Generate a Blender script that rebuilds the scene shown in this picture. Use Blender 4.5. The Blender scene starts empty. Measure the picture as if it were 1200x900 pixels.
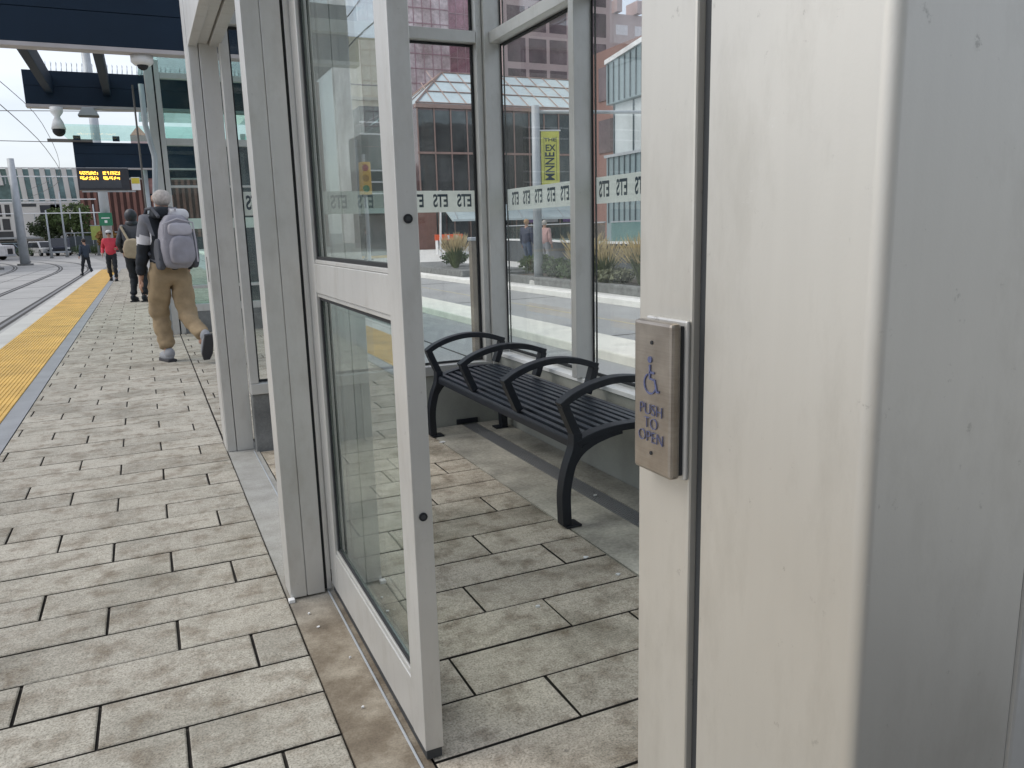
import bpy, math, random
from mathutils import Vector, Matrix, noise as mnoise
random.seed(7)
S = bpy.context.scene
COL = S.collection
PI = math.pi
# ------------------------------------------------------------------ camera
F_PX = 925.0
yaw, pitch, roll = (math.radians(a) for a in (24.5, 11.15, -1.55))
fw = Vector((math.sin(yaw)*math.cos(pitch), math.cos(yaw)*math.cos(pitch), -math.sin(pitch)))
rt = Vector((math.cos(yaw), -math.sin(yaw), 0))
up = rt.cross(fw)
rt2 = rt*math.cos(roll) + up*math.sin(roll)
up2 = -rt*math.sin(roll) + up*math.cos(roll)
camd = bpy.data.cameras.new('camera'); cam = bpy.data.objects.new('camera', camd); COL.objects.link(cam)
cam.matrix_world = Matrix(((rt2.x, up2.x, -fw.x, 0), (rt2.y, up2.y, -fw.y, 0), (rt2.z, up2.z, -fw.z, 1.32), (0, 0, 0, 1)))
camd.sensor_width = 36; camd.lens = 36*F_PX/1200; camd.clip_start = 0.02; camd.clip_end = 3000
S.camera = cam
# ------------------------------------------------------------------ world, sun, exposure
SUN_EL, SUN_AZ = math.radians(50), math.radians(-70)      # azimuth from +Y towards +X
w = bpy.data.worlds.new('World'); S.world = w; w.use_nodes = True
nt = w.node_tree; nt.nodes.clear()
N = nt.nodes.new; L = nt.links.new
out = N('ShaderNodeOutputWorld'); bg1 = N('ShaderNodeBackground'); bg2 = N('ShaderNodeBackground'); mixs = N('ShaderNodeAddShader')
sky = N('ShaderNodeTexSky'); sky.sky_type = 'NISHITA'; sky.sun_disc = False
sky.sun_elevation = SUN_EL; sky.sun_rotation = SUN_AZ; sky.air_density = 1.0; sky.dust_density = 2.0
L(sky.outputs[0], bg1.inputs[0]); bg1.inputs[1].default_value = 0.05
tc = N('ShaderNodeTexCoord'); mp = N('ShaderNodeMapping'); mp.inputs['Scale'].default_value = (1.4, 1.4, 5.0)
nz = N('ShaderNodeTexNoise'); nz.inputs['Scale'].default_value = 1.6; nz.inputs['Detail'].default_value = 6; nz.inputs['Roughness'].default_value = .5
cr = N('ShaderNodeValToRGB'); cr.color_ramp.elements[0].position = .30; cr.color_ramp.elements[0].color = (.40, .42, .48, 1)
cr.color_ramp.elements[1].position = .62; cr.color_ramp.elements[1].color = (.70, .705, .735, 1)
L(tc.outputs['Generated'], mp.inputs[0]); L(mp.outputs[0], nz.inputs[0]); L(nz.outputs[0], cr.inputs[0]); L(cr.outputs[0], bg2.inputs[0])
bg2.inputs[1].default_value = 0.75
L(bg1.outputs[0], mixs.inputs[0]); L(bg2.outputs[0], mixs.inputs[1]); L(mixs.outputs[0], out.inputs[0])
sd = bpy.data.lights.new('sun', 'SUN'); sd.energy = 1.15; sd.angle = math.radians(35); sd.color = (1, .955, .88)
sun = bpy.data.objects.new('sun', sd); COL.objects.link(sun)
sv = Vector((math.sin(SUN_AZ)*math.cos(SUN_EL), math.cos(SUN_AZ)*math.cos(SUN_EL), math.sin(SUN_EL)))
sun.rotation_euler = sv.to_track_quat('Z', 'Y').to_euler()
S.render.engine = 'CYCLES'
S.view_settings.view_transform = 'Standard'; S.view_settings.look = 'None'; S.view_settings.gamma = 1; S.view_settings.use_curve_mapping = False
S.view_settings.exposure = 0.50
S.cycles.transparent_max_bounces = 20; S.cycles.max_bounces = 8
S.render.resolution_x = 1024; S.render.resolution_y = 768

# ------------------------------------------------------------------ materials
def base_nt(name):
    m = bpy.data.materials.new(name); m.use_nodes = True
    t = m.node_tree; b = t.nodes['Principled BSDF']
    return m, t, b
def pos(t, obj=False, sc=(1, 1, 1)):
    mp = t.nodes.new('ShaderNodeMapping'); mp.inputs['Scale'].default_value = sc
    if obj:
        n = t.nodes.new('ShaderNodeTexCoord'); t.links.new(n.outputs['Object'], mp.inputs[0])
    else:
        n = t.nodes.new('ShaderNodeNewGeometry'); t.links.new(n.outputs['Position'], mp.inputs[0])
    return mp.outputs[0]
def noise(t, p, scale, detail=4, rough=.55):
    n = t.nodes.new('ShaderNodeTexNoise'); n.inputs['Scale'].default_value = scale; n.inputs['Detail'].default_value = detail
    n.inputs['Roughness'].default_value = rough; t.links.new(p, n.inputs[0]); return n.outputs[0]
def ramp(t, v, stops):
    r = t.nodes.new('ShaderNodeValToRGB'); e = r.color_ramp.elements
    e[0].position, e[0].color = stops[0][0], (*stops[0][1], 1); e[1].position, e[1].color = stops[-1][0], (*stops[-1][1], 1)
    for s in stops[1:-1]:
        q = e.new(s[0]); q.color = (*s[1], 1)
    t.links.new(v, r.inputs[0]); return r.outputs[0]
def mixc(t, f, a, b, mode='MIX'):
    m = t.nodes.new('ShaderNodeMix'); m.data_type = 'RGBA'; m.blend_type = mode
    for sock, v in ((m.inputs[0], f), (m.inputs[6], a), (m.inputs[7], b)):
        if hasattr(v, 'links'): t.links.new(v, sock)
        else: sock.default_value = v if isinstance(v, (int, float)) else (*v, 1)
    return m.outputs[2]
def bump(t, b, h, strength=.3, dist=.01):
    n = t.nodes.new('ShaderNodeBump'); n.inputs['Strength'].default_value = strength; n.inputs['Distance'].default_value = dist
    t.links.new(h, n.inputs['Height']); t.links.new(n.outputs[0], b.inputs['Normal'])
def mat(name, c, rough=.6, metal=0, var=.12, scale=3.0, bmp=0, bscale=80, sc=(1, 1, 1), fine=.0, spec=None, obj=False):
    m, t, b = base_nt(name)
    p = pos(t, obj, sc); n1 = noise(t, p, scale, 6)
    lo = tuple(x*(1-var) for x in c); hi = tuple(min(1, x*(1+var)) for x in c)
    col = ramp(t, n1, [(.3, lo), (.7, hi)])
    if fine:
        n2 = noise(t, p, bscale, 3); f2 = ramp(t, n2, [(.3, (1-fine,)*3), (.7, (1, 1, 1))])
        col = mixc(t, 1.0, col, f2, 'MULTIPLY')
    t.links.new(col, b.inputs['Base Color'])
    b.inputs['Roughness'].default_value = rough; b.inputs['Metallic'].default_value = metal
    if spec is not None: b.inputs['Specular IOR Level'].default_value = spec
    if bmp: bump(t, b, noise(t, p, bscale, 3), bmp, .004)
    return m
M = {}
def alu(name, c, rough, metal):
    """satin anodised aluminium with rub marks, grime specks and scuffs"""
    m, t, b = base_nt(name)
    p = pos(t); ps = pos(t, False, (1, 1, .12))
    n1 = noise(t, p, 2.3, 5); n2 = noise(t, ps, 60, 4)
    col = ramp(t, n1, [(.3, tuple(x*.93 for x in c)), (.7, tuple(x*1.05 for x in c))])
    col = mixc(t, 1.0, col, ramp(t, n2, [(.3, (.975, .975, .975)), (.62, (1, 1, 1))]), 'MULTIPLY')
    sp = noise(t, p, 55, 6, .75); col = mixc(t, ramp(t, sp, [(.64, (0, 0, 0)), (.72, (.45, .45, .45))]), col, (.20, .19, .165))
    sm = noise(t, pos(t, False, (1, 1.6, .5)), 9, 7, .7); col = mixc(t, ramp(t, sm, [(.50, (0, 0, 0)), (.72, (.30, .30, .30))]), col, (.36, .34, .29))
    sc2 = noise(t, pos(t, False, (1, 1, 2.2)), 21, 8, .8); col = mixc(t, ramp(t, sc2, [(.66, (0, 0, 0)), (.72, (.40, .40, .40))]), col, (.80, .80, .78))
    t.links.new(col, b.inputs['Base Color'])
    rr = t.nodes.new('ShaderNodeMapRange'); rr.inputs[3].default_value = rough-.06; rr.inputs[4].default_value = rough+.1
    t.links.new(n1, rr.inputs[0]); t.links.new(rr.outputs[0], b.inputs['Roughness'])
    b.inputs['Metallic'].default_value = metal
    bump(t, b, noise(t, p, 420, 2), .05, .001)
    return m
M['alu'] = alu('satin_aluminium', (.62, .62, .60), .42, .55)
M['alu_near'] = alu('floor_tinted_aluminium', (.635, .62, .57), .45, .66)  # warm tint coloured in for light reflected off paving and yellow strip
M['alu_dark'] = mat('dark_metal_seam', (.05, .055, .06), .5, .3)
M['gasket'] = mat('black_rubber', (.015, .017, .02), .7)
M['black_paint'] = mat('black_powder_coat', (.009, .012, .019), .45, 0, .2, 8, .15, 300, obj=False)
M['slat'] = mat('worn_black_slat', (.020, .026, .036), .36, 0, .25, 14, .1, 300)
M['navy'] = mat('navy_steel', (.006, .018, .036), .6, 0, .15, 1.5, spec=.25)
M['navy_under'] = mat('pale_soffit', (.42, .40, .40), .6)
M['galv'] = mat('galvanised_steel', (.42, .45, .475), .55, .2, .12, 3)
M['white_cap'] = mat('white_cap', (.75, .76, .76), .5)
M['rail'] = mat('rail_steel', (.15, .14, .13), .4, .6)
M['groove'] = mat('rail_groove', (.045, .043, .04), .8)
M['steel'] = None
def brushed():
    m, t, b = base_nt('brushed_stainless')
    p = pos(t, False, (1, 1, 40)); n = noise(t, p, 30, 5); q = pos(t); n2 = noise(t, q, 45, 5)
    c = ramp(t, n2, [(.3, (.33, .295, .255)), (.7, (.46, .42, .37))])
    c = mixc(t, 1.0, c, ramp(t, n, [(.3, (.88, .88, .88)), (.7, (1, 1, 1))]), 'MULTIPLY')
    t.links.new(c, b.inputs['Base Color']); b.inputs['Metallic'].default_value = .9; b.inputs['Roughness'].default_value = .36
    bump(t, b, n, .06, .001); return m
M['steel'] = brushed()
M['blue_ink'] = mat('blue_ink', (.085, .10, .20), .5, 0, .3, 300)
M['ets_ink'] = mat('dark_ink', (.02, .045, .075), .6, 0, .1)
def glass(name, tint, r0=.045):
    m = bpy.data.materials.new(name); m.use_nodes = True; t = m.node_tree; t.nodes.clear()
    o = t.nodes.new('ShaderNodeOutputMaterial'); mx = t.nodes.new('ShaderNodeMixShader')
    tr = t.nodes.new('ShaderNodeBsdfTransparent'); tr.inputs[0].default_value = (*tint, 1)
    gl = t.nodes.new('ShaderNodeBsdfGlossy'); gl.inputs['Roughness'].default_value = 0; gl.inputs[0].default_value = (.95, 1, .98, 1)
    g = t.nodes.new('ShaderNodeNewGeometry'); d = t.nodes.new('ShaderNodeVectorMath'); d.operation = 'DOT_PRODUCT'
    t.links.new(g.outputs['Normal'], d.inputs[0]); t.links.new(g.outputs['Incoming'], d.inputs[1])
    def mt(op, a, b=None):
        n = t.nodes.new('ShaderNodeMath'); n.operation = op
        for i, v in enumerate((a, b)):
            if v is None: continue
            if hasattr(v, 'links'): t.links.new(v, n.inputs[i])
            else: n.inputs[i].default_value = v
        return n.outputs[0]
    a = mt('ABSOLUTE', d.outputs['Value']); p5 = mt('POWER', mt('SUBTRACT', 1.0, a), 5.0)
    f = mt('MINIMUM', mt('ADD', mt('MULTIPLY', p5, 1-r0), r0), 1.0)
    nz = noise(t, pos(t), 3.0, 2); bn = t.nodes.new('ShaderNodeBump'); bn.inputs['Strength'].default_value = .05; bn.inputs['Distance'].default_value = .004
    t.links.new(nz, bn.inputs['Height']); t.links.new(bn.outputs[0], gl.inputs['Normal'])
    t.links.new(f, mx.inputs[0]); t.links.new(tr.outputs[0], mx.inputs[1]); t.links.new(gl.outputs[0], mx.inputs[2]); df = t.nodes.new('ShaderNodeBsdfDiffuse'); df.inputs[0].default_value = (.6, .6, .57, 1); m3 = t.nodes.new('ShaderNodeMixShader')
    sm = ramp(t, noise(t, pos(t, False, (1, 1, .6)), 7, 7, .75), [(.42, (.004, .004, .004)), (.75, (.075, .075, .075))]); t.links.new(sm, m3.inputs[0]); t.links.new(mx.outputs[0], m3.inputs[1]); t.links.new(df.outputs[0], m3.inputs[2]); t.links.new(m3.outputs[0], o.inputs[0])
    return m
M['glass'] = glass('clear_glass', (.965, .972, .966))
M['glass_green'] = glass('green_glass', (.80, .92, .89), .05)
def band_mat():
    m = bpy.data.materials.new('frosted_band'); m.use_nodes = True; t = m.node_tree; t.nodes.clear()
    o = t.nodes.new('ShaderNodeOutputMaterial'); mx = t.nodes.new('ShaderNodeMixShader'); m2 = t.nodes.new('ShaderNodeMixShader')
    tr = t.nodes.new('ShaderNodeBsdfTransparent'); df = t.nodes.new('ShaderNodeBsdfDiffuse'); tl = t.nodes.new('ShaderNodeBsdfTranslucent')
    df.inputs[0].default_value = (.85, .88, .84, 1); tl.inputs[0].default_value = (.95, .97, .93, 1)
    m2.inputs[0].default_value = .6; mx.inputs[0].default_value = .86
    t.links.new(df.outputs[0], m2.inputs[1]); t.links.new(tl.outputs[0], m2.inputs[2])
    t.links.new(tr.outputs[0], mx.inputs[1]); t.links.new(m2.outputs[0], mx.inputs[2]); t.links.new(mx.outputs[0], o.inputs[0]); return m
M['glass_door'] = glass('coated_door_glass', (.84, .885, .865), .18); M['glass_roof'] = glass('tinted_roof_glass', (.93, .93, .915), .05)
M['band'] = band_mat()
def paver_mat(name, c, dirt):
    m, t, b = base_nt(name)
    p = pos(t); g = t.nodes.new('ShaderNodeNewGeometry'); r = g.outputs['Random Per Island']
    col = ramp(t, r, [(0, tuple(x*.84 for x in c)), (.5, c), (1, tuple(min(1, x*1.08) for x in c))])
    n1 = noise(t, p, 2.6, 6, .6); col = mixc(t, 1.0, col, ramp(t, n1, [(.25, (1-dirt, 1-dirt, 1-dirt*1.05)), (.5, (.95, .95, .94)), (.75, (1.08, 1.08, 1.08))]), 'MULTIPLY')
    n4 = noise(t, p, 9, 5, .65); n5 = noise(t, p, 45, 5, .7); col = mixc(t, 1.0, col, ramp(t, n5, [(.35, (.80, .80, .79)), (.6, (1.05, 1.05, 1.05))]), 'MULTIPLY'); col = mixc(t, ramp(t, n4, [(.48, (0, 0, 0)), (.70, (min(.75, dirt*1.7),)*3)]), col, (.155, .118, .080))
    n2 = noise(t, p, 160, 4, .7); col = mixc(t, 1.0, col, ramp(t, n2, [(.34, (.52, .52, .51)), (.5, (.96, .96, .96)), (.68, (1.22, 1.22, 1.2))]), 'MULTIPLY')
    n3 = noise(t, p, 24, 3, .5); col = mixc(t, ramp(t, n3, [(.72, (0, 0, 0)), (.76, (.55, .55, .55))]), col, (.12, .11, .10))
    t.links.new(col, b.inputs['Base Color']); b.inputs['Roughness'].default_value = .85; b.inputs['Specular IOR Level'].default_value = .3
    bump(t, b, n2, .35, .003); return m
M['paver'] = paver_mat('granite_like_paver', (.445, .42, .365), .42)
M['paver_in'] = paver_mat('shelter_paver', (.53, .475, .395), .66)
M['grout'] = mat('dark_joint', (.035, .031, .026), .95, 0, .3, 30)
M['concrete'] = mat('pale_concrete', (.52, .515, .49), .85, 0, .12, 1.5, .2, 120, fine=.15)
M['concrete_dk'] = mat('grey_cast_concrete', (.20, .205, .20), .85, 0, .30, 7, .25, 120, fine=.2)
M['wallconc'] = mat('painted_kerb_wall', (.34, .35, .32), .8, 0, .14, 5, .1, 120, fine=.08)
def dirty():
    m, t, b = base_nt('stained_threshold_concrete')
    p = pos(t); n1 = noise(t, p, 5, 8, .65); n2 = noise(t, p, 170, 3)
    col = ramp(t, n1, [(.32, (.10, .075, .05)), (.47, (.20, .165, .12)), (.66, (.38, .34, .27))])
    sx = t.nodes.new('ShaderNodeSeparateXYZ'); t.links.new(p, sx.inputs[0])
    mr = t.nodes.new('ShaderNodeMapRange'); mr.inputs[1].default_value = 2.5; mr.inputs[2].default_value = 3.2; t.links.new(sx.outputs[1], mr.inputs[0])
    col = mixc(t, mr.outputs[0], col, ramp(t, n1, [(.3, (.27, .265, .24)), (.7, (.42, .42, .395))]))
    col = mixc(t, 1.0, col, ramp(t, n2, [(.3, (.75, .75, .75)), (.6, (1, 1, 1))]), 'MULTIPLY')
    t.links.new(col, b.inputs['Base Color']); b.inputs['Roughness'].default_value = .8; bump(t, b, n2, .3, .003); return m
M['threshold'] = dirty()
M['yellow'] = mat('yellow_tactile', (.70, .44, .10), .65, 0, .20, 2.0, .1, 120, fine=.3)
M['greystrip'] = mat('grey_edge_strip', (.27, .285, .30), .8, 0, .12, 3, .1, 100, fine=.15)
M['road'] = mat('street_concrete', (.37, .375, .37), .85, 0, .10, .6, .1, 40, fine=.12)
M['track'] = mat('track_concrete', (.37, .37, .36), .85, 0, .12, .5, .1, 40, fine=.1)
M['asphalt'] = mat('ground_grey', (.27, .27, .265), .9, 0, .12, .2)
M['sidewalk'] = mat('bright_sidewalk', (.62, .62, .59), .85, 0, .08, 1)
M['line_white'] = mat('painted_white_line', (.65, .65, .62), .7, 0, .15, 9)
M['line_yellow'] = mat('painted_yellow_line', (.46, .42, .30), .7, 0, .15, 9)

# ------------------------------------------------------------------ helpers
class MB:
    def __init__(s): s.v = []; s.f = []; s.mi = []
    def poly(s, pts, faces, mi=0):
        o = len(s.v); s.v += [tuple(p) for p in pts]; s.f += [tuple(i+o for i in f) for f in faces]; s.mi += [mi]*len(faces)
    def box(s, x0, x1, y0, y1, z0, z1, mi=0):
        s.poly([(x0, y0, z0), (x1, y0, z0), (x1, y1, z0), (x0, y1, z0), (x0, y0, z1), (x1, y0, z1), (x1, y1, z1), (x0, y1, z1)],
               [(0, 3, 2, 1), (4, 5, 6, 7), (0, 1, 5, 4), (1, 2, 6, 5), (2, 3, 7, 6), (3, 0, 4, 7)], mi)
    def tube(s, path, rad, n=8, mi=0, cap=True):
        path = [Vector(p) for p in path]; R = rad if isinstance(rad, (list, tuple)) else [rad]*len(path); rings = []
        for i, p in enumerate(path):
            d = (path[min(i+1, len(path)-1)]-path[max(i-1, 0)]).normalized()
            a = Vector((0, 0, 1)) if abs(d.z) < .9 else Vector((1, 0, 0)); u = d.cross(a).normalized(); v = d.cross(u)
            rings.append([p+(u*math.cos(k*2*PI/n)+v*math.sin(k*2*PI/n))*R[i] for k in range(n)])
        pts = [q for r in rings for q in r]; fs = []
        for i in range(len(path)-1):
            for k in range(n): a, b = i*n+k, i*n+(k+1) % n; fs.append((a, a+n, b+n, b))
        if cap: fs.append(tuple(range(n))); fs.append(tuple((len(path)-1)*n+k for k in reversed(range(n))))
        s.poly(pts, fs, mi)
    def ell(s, c, r, nu=14, nv=9, mi=0, rot=None):
        pts = []; fs = []
        for j in range(nv+1):
            th = PI*j/nv
            for i in range(nu):
                q = Vector((r[0]*math.sin(th)*math.cos(2*PI*i/nu), r[1]*math.sin(th)*math.sin(2*PI*i/nu), r[2]*math.cos(th)))
                if rot: q = rot @ q
                pts.append(Vector(c)+q)
        for j in range(nv):
            for i in range(nu): a, b = j*nu+i, j*nu+(i+1) % nu; fs.append((a, a+nu, b+nu, b))
        s.poly(pts, fs, mi)
    def prism(s, pts2, a0, a1, axis='y', mi=0):
        n = len(pts2)
        def P(u, v, a): return {'y': (u, a, v), 'x': (a, u, v), 'z': (u, v, a)}[axis]
        s.poly([P(u, v, a0) for u, v in pts2]+[P(u, v, a1) for u, v in pts2],
               [tuple(range(n)), tuple(range(2*n-1, n-1, -1))]+[(i, i+n, (i+1) % n+n, (i+1) % n) for i in range(n)], mi)
    def ribbon(s, pts2, th, a0, a1, axis='y', mi=0):
        """flat bar following a 2D path, swept between a0 and a1"""
        pv = [Vector((p[0], p[1])) for p in pts2]; A = []; B = []
        for i, p in enumerate(pv):
            d = (pv[min(i+1, len(pv)-1)]-pv[max(i-1, 0)]).normalized(); nn = Vector((-d.y, d.x))*th/2; A.append(p+nn); B.append(p-nn)
        def P(q, a): return {'y': (q.x, a, q.y), 'x': (a, q.x, q.y), 'z': (q.x, q.y, a)}[axis]
        n = len(pv); pts = [P(q, a0) for q in A]+[P(q, a0) for q in B]+[P(q, a1) for q in A]+[P(q, a1) for q in B]; fs = []
        for i in range(n-1):
            fs += [(i, i+1, n+i+1, n+i), (2*n+i, 3*n+i, 3*n+i+1, 2*n+i+1), (i, 2*n+i, 2*n+i+1, i+1), (n+i, n+i+1, 3*n+i+1, 3*n+i)]
        fs += [(0, n, 3*n, 2*n), (n-1, 3*n-1, 4*n-1, 2*n-1)]
        s.poly(pts, fs, mi)
    def build(s, name, m, parent=None, bevel=0, smooth=False, loc=None):
        me = bpy.data.meshes.new(name); me.from_pydata(s.v, [], s.f); me.validate(); me.update()
        for mm in (m if isinstance(m, (list, tuple)) else [m]): me.materials.append(mm)
        if isinstance(m, (list, tuple)): me.polygons.foreach_set('material_index', s.mi[:len(me.polygons)])
        import bmesh
        bm = bmesh.new(); bm.from_mesh(me); bmesh.ops.recalc_face_normals(bm, faces=bm.faces)
        if bevel: bmesh.ops.bevel(bm, geom=list(bm.edges), offset=bevel, segments=2, affect='EDGES', profile=.5, clamp_overlap=True)
        bm.to_mesh(me); bm.free()
        if smooth: me.polygons.foreach_set('use_smooth', [True]*len(me.polygons))
        o = bpy.data.objects.new(name, me); COL.objects.link(o)
        if parent: o.parent = parent
        if loc: o.location = loc
        return o
def tag(o, label=None, cat=None, group=None, kind=None):
    if label: o['label'] = label
    if cat: o['category'] = cat
    if group: o['group'] = group
    if kind: o['kind'] = kind
    return o
def thing(name, label, cat, loc=(0, 0, 0), rz=0, group=None):
    o = bpy.data.objects.new(name, None); COL.objects.link(o); o.location = loc; o.rotation_euler = (0, 0, rz); o.empty_display_size = .1
    return tag(o, label, cat, group)
def B(name, dims, m, parent=None, bevel=0):
    mb = MB(); mb.box(*dims); return mb.build(name, m, parent, bevel)
def struct(name, mb, m, **k): return tag(mb.build(name, m, **k), kind='structure')
def copy_tree(o, parent=None):
    c = o.copy(); COL.objects.link(c)
    if parent: c.parent = parent
    for ch in [x for x in bpy.data.objects if x.parent == o]: copy_tree(ch, c)
    return c
def text_mesh(name, items, m, parent, font_bold=.0):
    """items: (string, size, origin, xdir, ydir, align, ax) joined in one mesh"""
    V = []; Fc = []
    for s_, size, org, xd, yd, ax in items:
        cu = bpy.data.curves.new('t', 'FONT'); cu.body = s_; cu.size = size; cu.align_x = ax; cu.align_y = 'CENTER'; cu.offset = font_bold*size; cu.extrude = .0004
        o = bpy.data.objects.new('t', cu); COL.objects.link(o)
        bpy.context.view_layer.update()
        me = bpy.data.meshes.new_from_object(o.evaluated_get(bpy.context.evaluated_depsgraph_get()))
        xd_, yd_, org_ = Vector(xd), Vector(yd), Vector(org); zd = xd_.cross(yd_)
        k = len(V); V += [tuple(org_+xd_*v.co.x+yd_*v.co.y+zd*v.co.z) for v in me.vertices]; Fc += [tuple(i+k for i in p.vertices) for p in me.polygons]
        bpy.data.objects.remove(o); bpy.data.curves.remove(cu); bpy.data.meshes.remove(me)
    me = bpy.data.meshes.new(name); me.from_pydata(V, [], Fc); me.materials.append(m)
    o = bpy.data.objects.new(name, me); COL.objects.link(o); o.parent = parent; return o

G = -.25          # street level; the platform is at 0
# ------------------------------------------------------------------ ground and platform
mb = MB(); mb.poly([(-1500, -600, G-.01), (1500, -600, G-.01), (1500, 2400, G-.01), (-1500, 2400, G-.01)], [(0, 1, 2, 3)]); struct('ground', mb, M['asphalt'])
mb = MB(); mb.box(-2.02, 2.235, -6, 40, G-.02, -.012)
struct('platform', mb, M['grout'])
def pavers(name, x0, x1, y0, y1, off, m):
    mb = MB(); P = .2263; Lp = .667; g = .0044; e = .004
    r = math.floor((y0-2.16)/P)
    while True:
        ya = 2.16+r*P; yb = ya+P
        if ya > y1: break
        ya_, yb_ = max(ya, y0)+g*random.uniform(.85, 1.35), min(yb, y1)-g*random.uniform(.85, 1.35)
        j = (-.249+off-.2222*r); k = math.floor((x0-j)/Lp)
        if yb_-ya_ > .02:
            while True:
                xa = j+k*Lp; xb = xa+Lp; k += 1
                if xa > x1: break
                xa_, xb_ = max(xa, x0)+g, min(xb, x1)-g
                if xb_-xa_ < .015: continue
                dz = random.uniform(-.0012, .0012); z0, z1 = -.011, dz; sx = [random.uniform(-.0012, .0012) for _ in range(4)]
                a = [(xa_+sx[0], ya_), (xb_+sx[1], ya_), (xb_+sx[2], yb_), (xa_+sx[3], yb_)]; cx, cy = (xa_+xb_)/2, (ya_+yb_)/2
                bt = [(x, y, z0) for x, y in a]; md = [(x, y, z1-.003) for x, y in a]; tp = [(x+(e if x < cx else -e), y+(e if y < cy else -e), z1) for x, y in a]
                fs = [(8, 9, 10, 11)]; sd_ = []
                for q in range(4): w_ = (q+1) % 4; sd_.append((q, w_, w_+4, q+4)); fs.append((q+4, w_+4, w_+8, q+8))
                mb.poly(bt+md+tp, fs+sd_); mb.mi[-4:] = [1]*4
        r += 1
    me = bpy.data.meshes.new(name); me.from_pydata(mb.v, [], mb.f); me.materials.append(m); me.materials.append(M['grout']); me.polygons.foreach_set('material_index', mb.mi); o = bpy.data.objects.new(name, me); COL.objects.link(o); tag(o, kind='structure')
pavers('platform_paving', -.955, .352, -3, 40, 0, M['paver'])
pavers('platform_paving', .354, 2.22, 5.33, 40, 0, M['paver'])
pavers('shelter_paving', .532, 1.60, .3, 4.97, .10, M['paver_in'])
mb = MB(); mb.box(.353, .53, -1, 5.32, -.03, -.001); struct('threshold_strip', mb, M['threshold'])
mb = MB(); mb.box(1.602, 1.875, .3, 4.97, -.03, .0); mb.box(1.987, 2.16, .3, 4.97, -.03, .0); struct('floor_edge', mb, M['concrete'] if 0 else mat('shelter_edge_concrete', (.44, .42, .36), .8, 0, .42, 4, .3, 60, fine=.3))
mb = MB(); mb.box(-1.09, -.958, -6, 40, -.03, .001); struct('platform_edge_strip', mb, M['greystrip'])
mb = MB(); mb.box(-2.03, -1.755, -6, 40.3, G-.01, .001); struct('platform_kerb', mb, M['concrete'], bevel=.006)
# ribbed yellow tactile strip: one corrugated profile
mb = MB(); prof = []; x = -1.752; nr = 19; wd = (1.752-1.092)/nr
for i in range(nr):
    a = x+i*wd; prof += [(a, .003), (a+wd*.40, .003), (a+wd*.52, .0085), (a+wd*.86, .0085), (a+wd*.98, .003)]
prof.append((-1.092, .003)); ys = [-6]
yy = -6
while yy < 40: yy += .61; ys.append(min(yy, 40))
for i in range(len(ys)-1):
    a, b_ = ys[i]+.0015, ys[i+1]-.0015; n = len(prof)
    mb.poly([(p[0], a, p[1]) for p in prof]+[(p[0], b_, p[1]) for p in prof], [(k, k+1, n+k+1, n+k) for k in range(n-1)])
struct('tactile_strip', mb, M['yellow'])
# track slab, rails
mb = MB(); mb.poly([(-14, -8, G), (-2.03, -8, G), (-2.03, 42, G), (-2.03, 58, G), (-6, 100, G), (-14, 100, G), (-40, 100, G), (-40, 60, G), (-14, 45, G)], [tuple(range(9))]); struct('track_slab', mb, M['track'])
def tx(x0, y): return x0-(.0048*(y-44)**2 if y > 44 else 0)
mbr = MB(); mbg = MB()
for x0 in (-2.60, -4.03, -6.35, -7.78):
    yv = [-8+2.5*i for i in range(43)]
    for i in range(len(yv)-1):
        for (a, b_, z, q) in ((-.036, .036, .007, mbr), (-.12, -.037, .004, mbg), (.037, .11, .004, mbg)):
            q.poly([(tx(x0, yv[i])+a, yv[i], G+z), (tx(x0, yv[i])+b_, yv[i], G+z), (tx(x0, yv[i+1])+b_, yv[i+1], G+z), (tx(x0, yv[i+1])+a, yv[i+1], G+z)], [(0, 1, 2, 3)])
struct('rails', mbr, M['rail']); struct('rail_grooves', mbg, M['groove'])
# track slab joints
mb = MB()
for yv in range(-4, 60, 6): mb.box(-8.6, -2.05, yv, yv+.03, G, G+.0035)
mb.box(-5.2, -5.17, -8, 60, G, G+.003)
struct('slab_joints', mb, M['groove'])
# street on the far side of the shelter
mb = MB(); mb.poly([(2.24, -6, G+.004), (9.0, -6, G+.004), (9.0, 120, G+.004), (2.24, 120, G+.004)], [(0, 1, 2, 3)]); struct('road', mb, M['road'])
mb = MB(); mb.box(4.86, 5.62, -6, 90, G-.02, G+.12); struct('median_kerb', mb, mat('bright_kerb_concrete', (.80, .78, .70), .85, 0, .08, 3), bevel=.02)
mb = MB(); mb.box(7.04, 7.09, -6, 90, G, G+.008); struct('road_line', mb, M['line_yellow'])
mb = MB()
for yv in (2, 8.2, 14.6, 21, 27.5, 34): mb.box(2.26, 4.85, yv, yv+.035, G, G+.0075); mb.box(5.63, 8.5, yv+1.5, yv+1.53, G, G+.0075)
mb.box(3.55, 3.58, -6, 60, G, G+.0078)
struct('road_joints', mb, M['groove'])
mb = MB(); mb.box(8.55, 8.85, -6, 120, G-.02, G+.13); struct('far_kerb', mb, mat('far_kerb_concrete', (.82, .81, .77), .85, 0, .08, 3), bevel=.02)
mb = MB(); mb.box(8.85, 60, -6, 60, G-.02, G+.125); struct('sidewalk', mb, M['sidewalk'])

# ------------------------------------------------------------------ near shelter
sh = thing('transit_shelter', 'grey aluminium and glass waiting shelter holding the black bench, its sliding door half open', 'shelter', (1.3, 2.7, 0))
from mathutils import Matrix as Mx
def sp(o): o.matrix_parent_inverse = Mx.Translation(-sh.location); return o
def SB(name, dims, m, bevel=.002, par=None): o = B(name, dims, m, par or sh, bevel); return sp(o) if par is None else o
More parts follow.
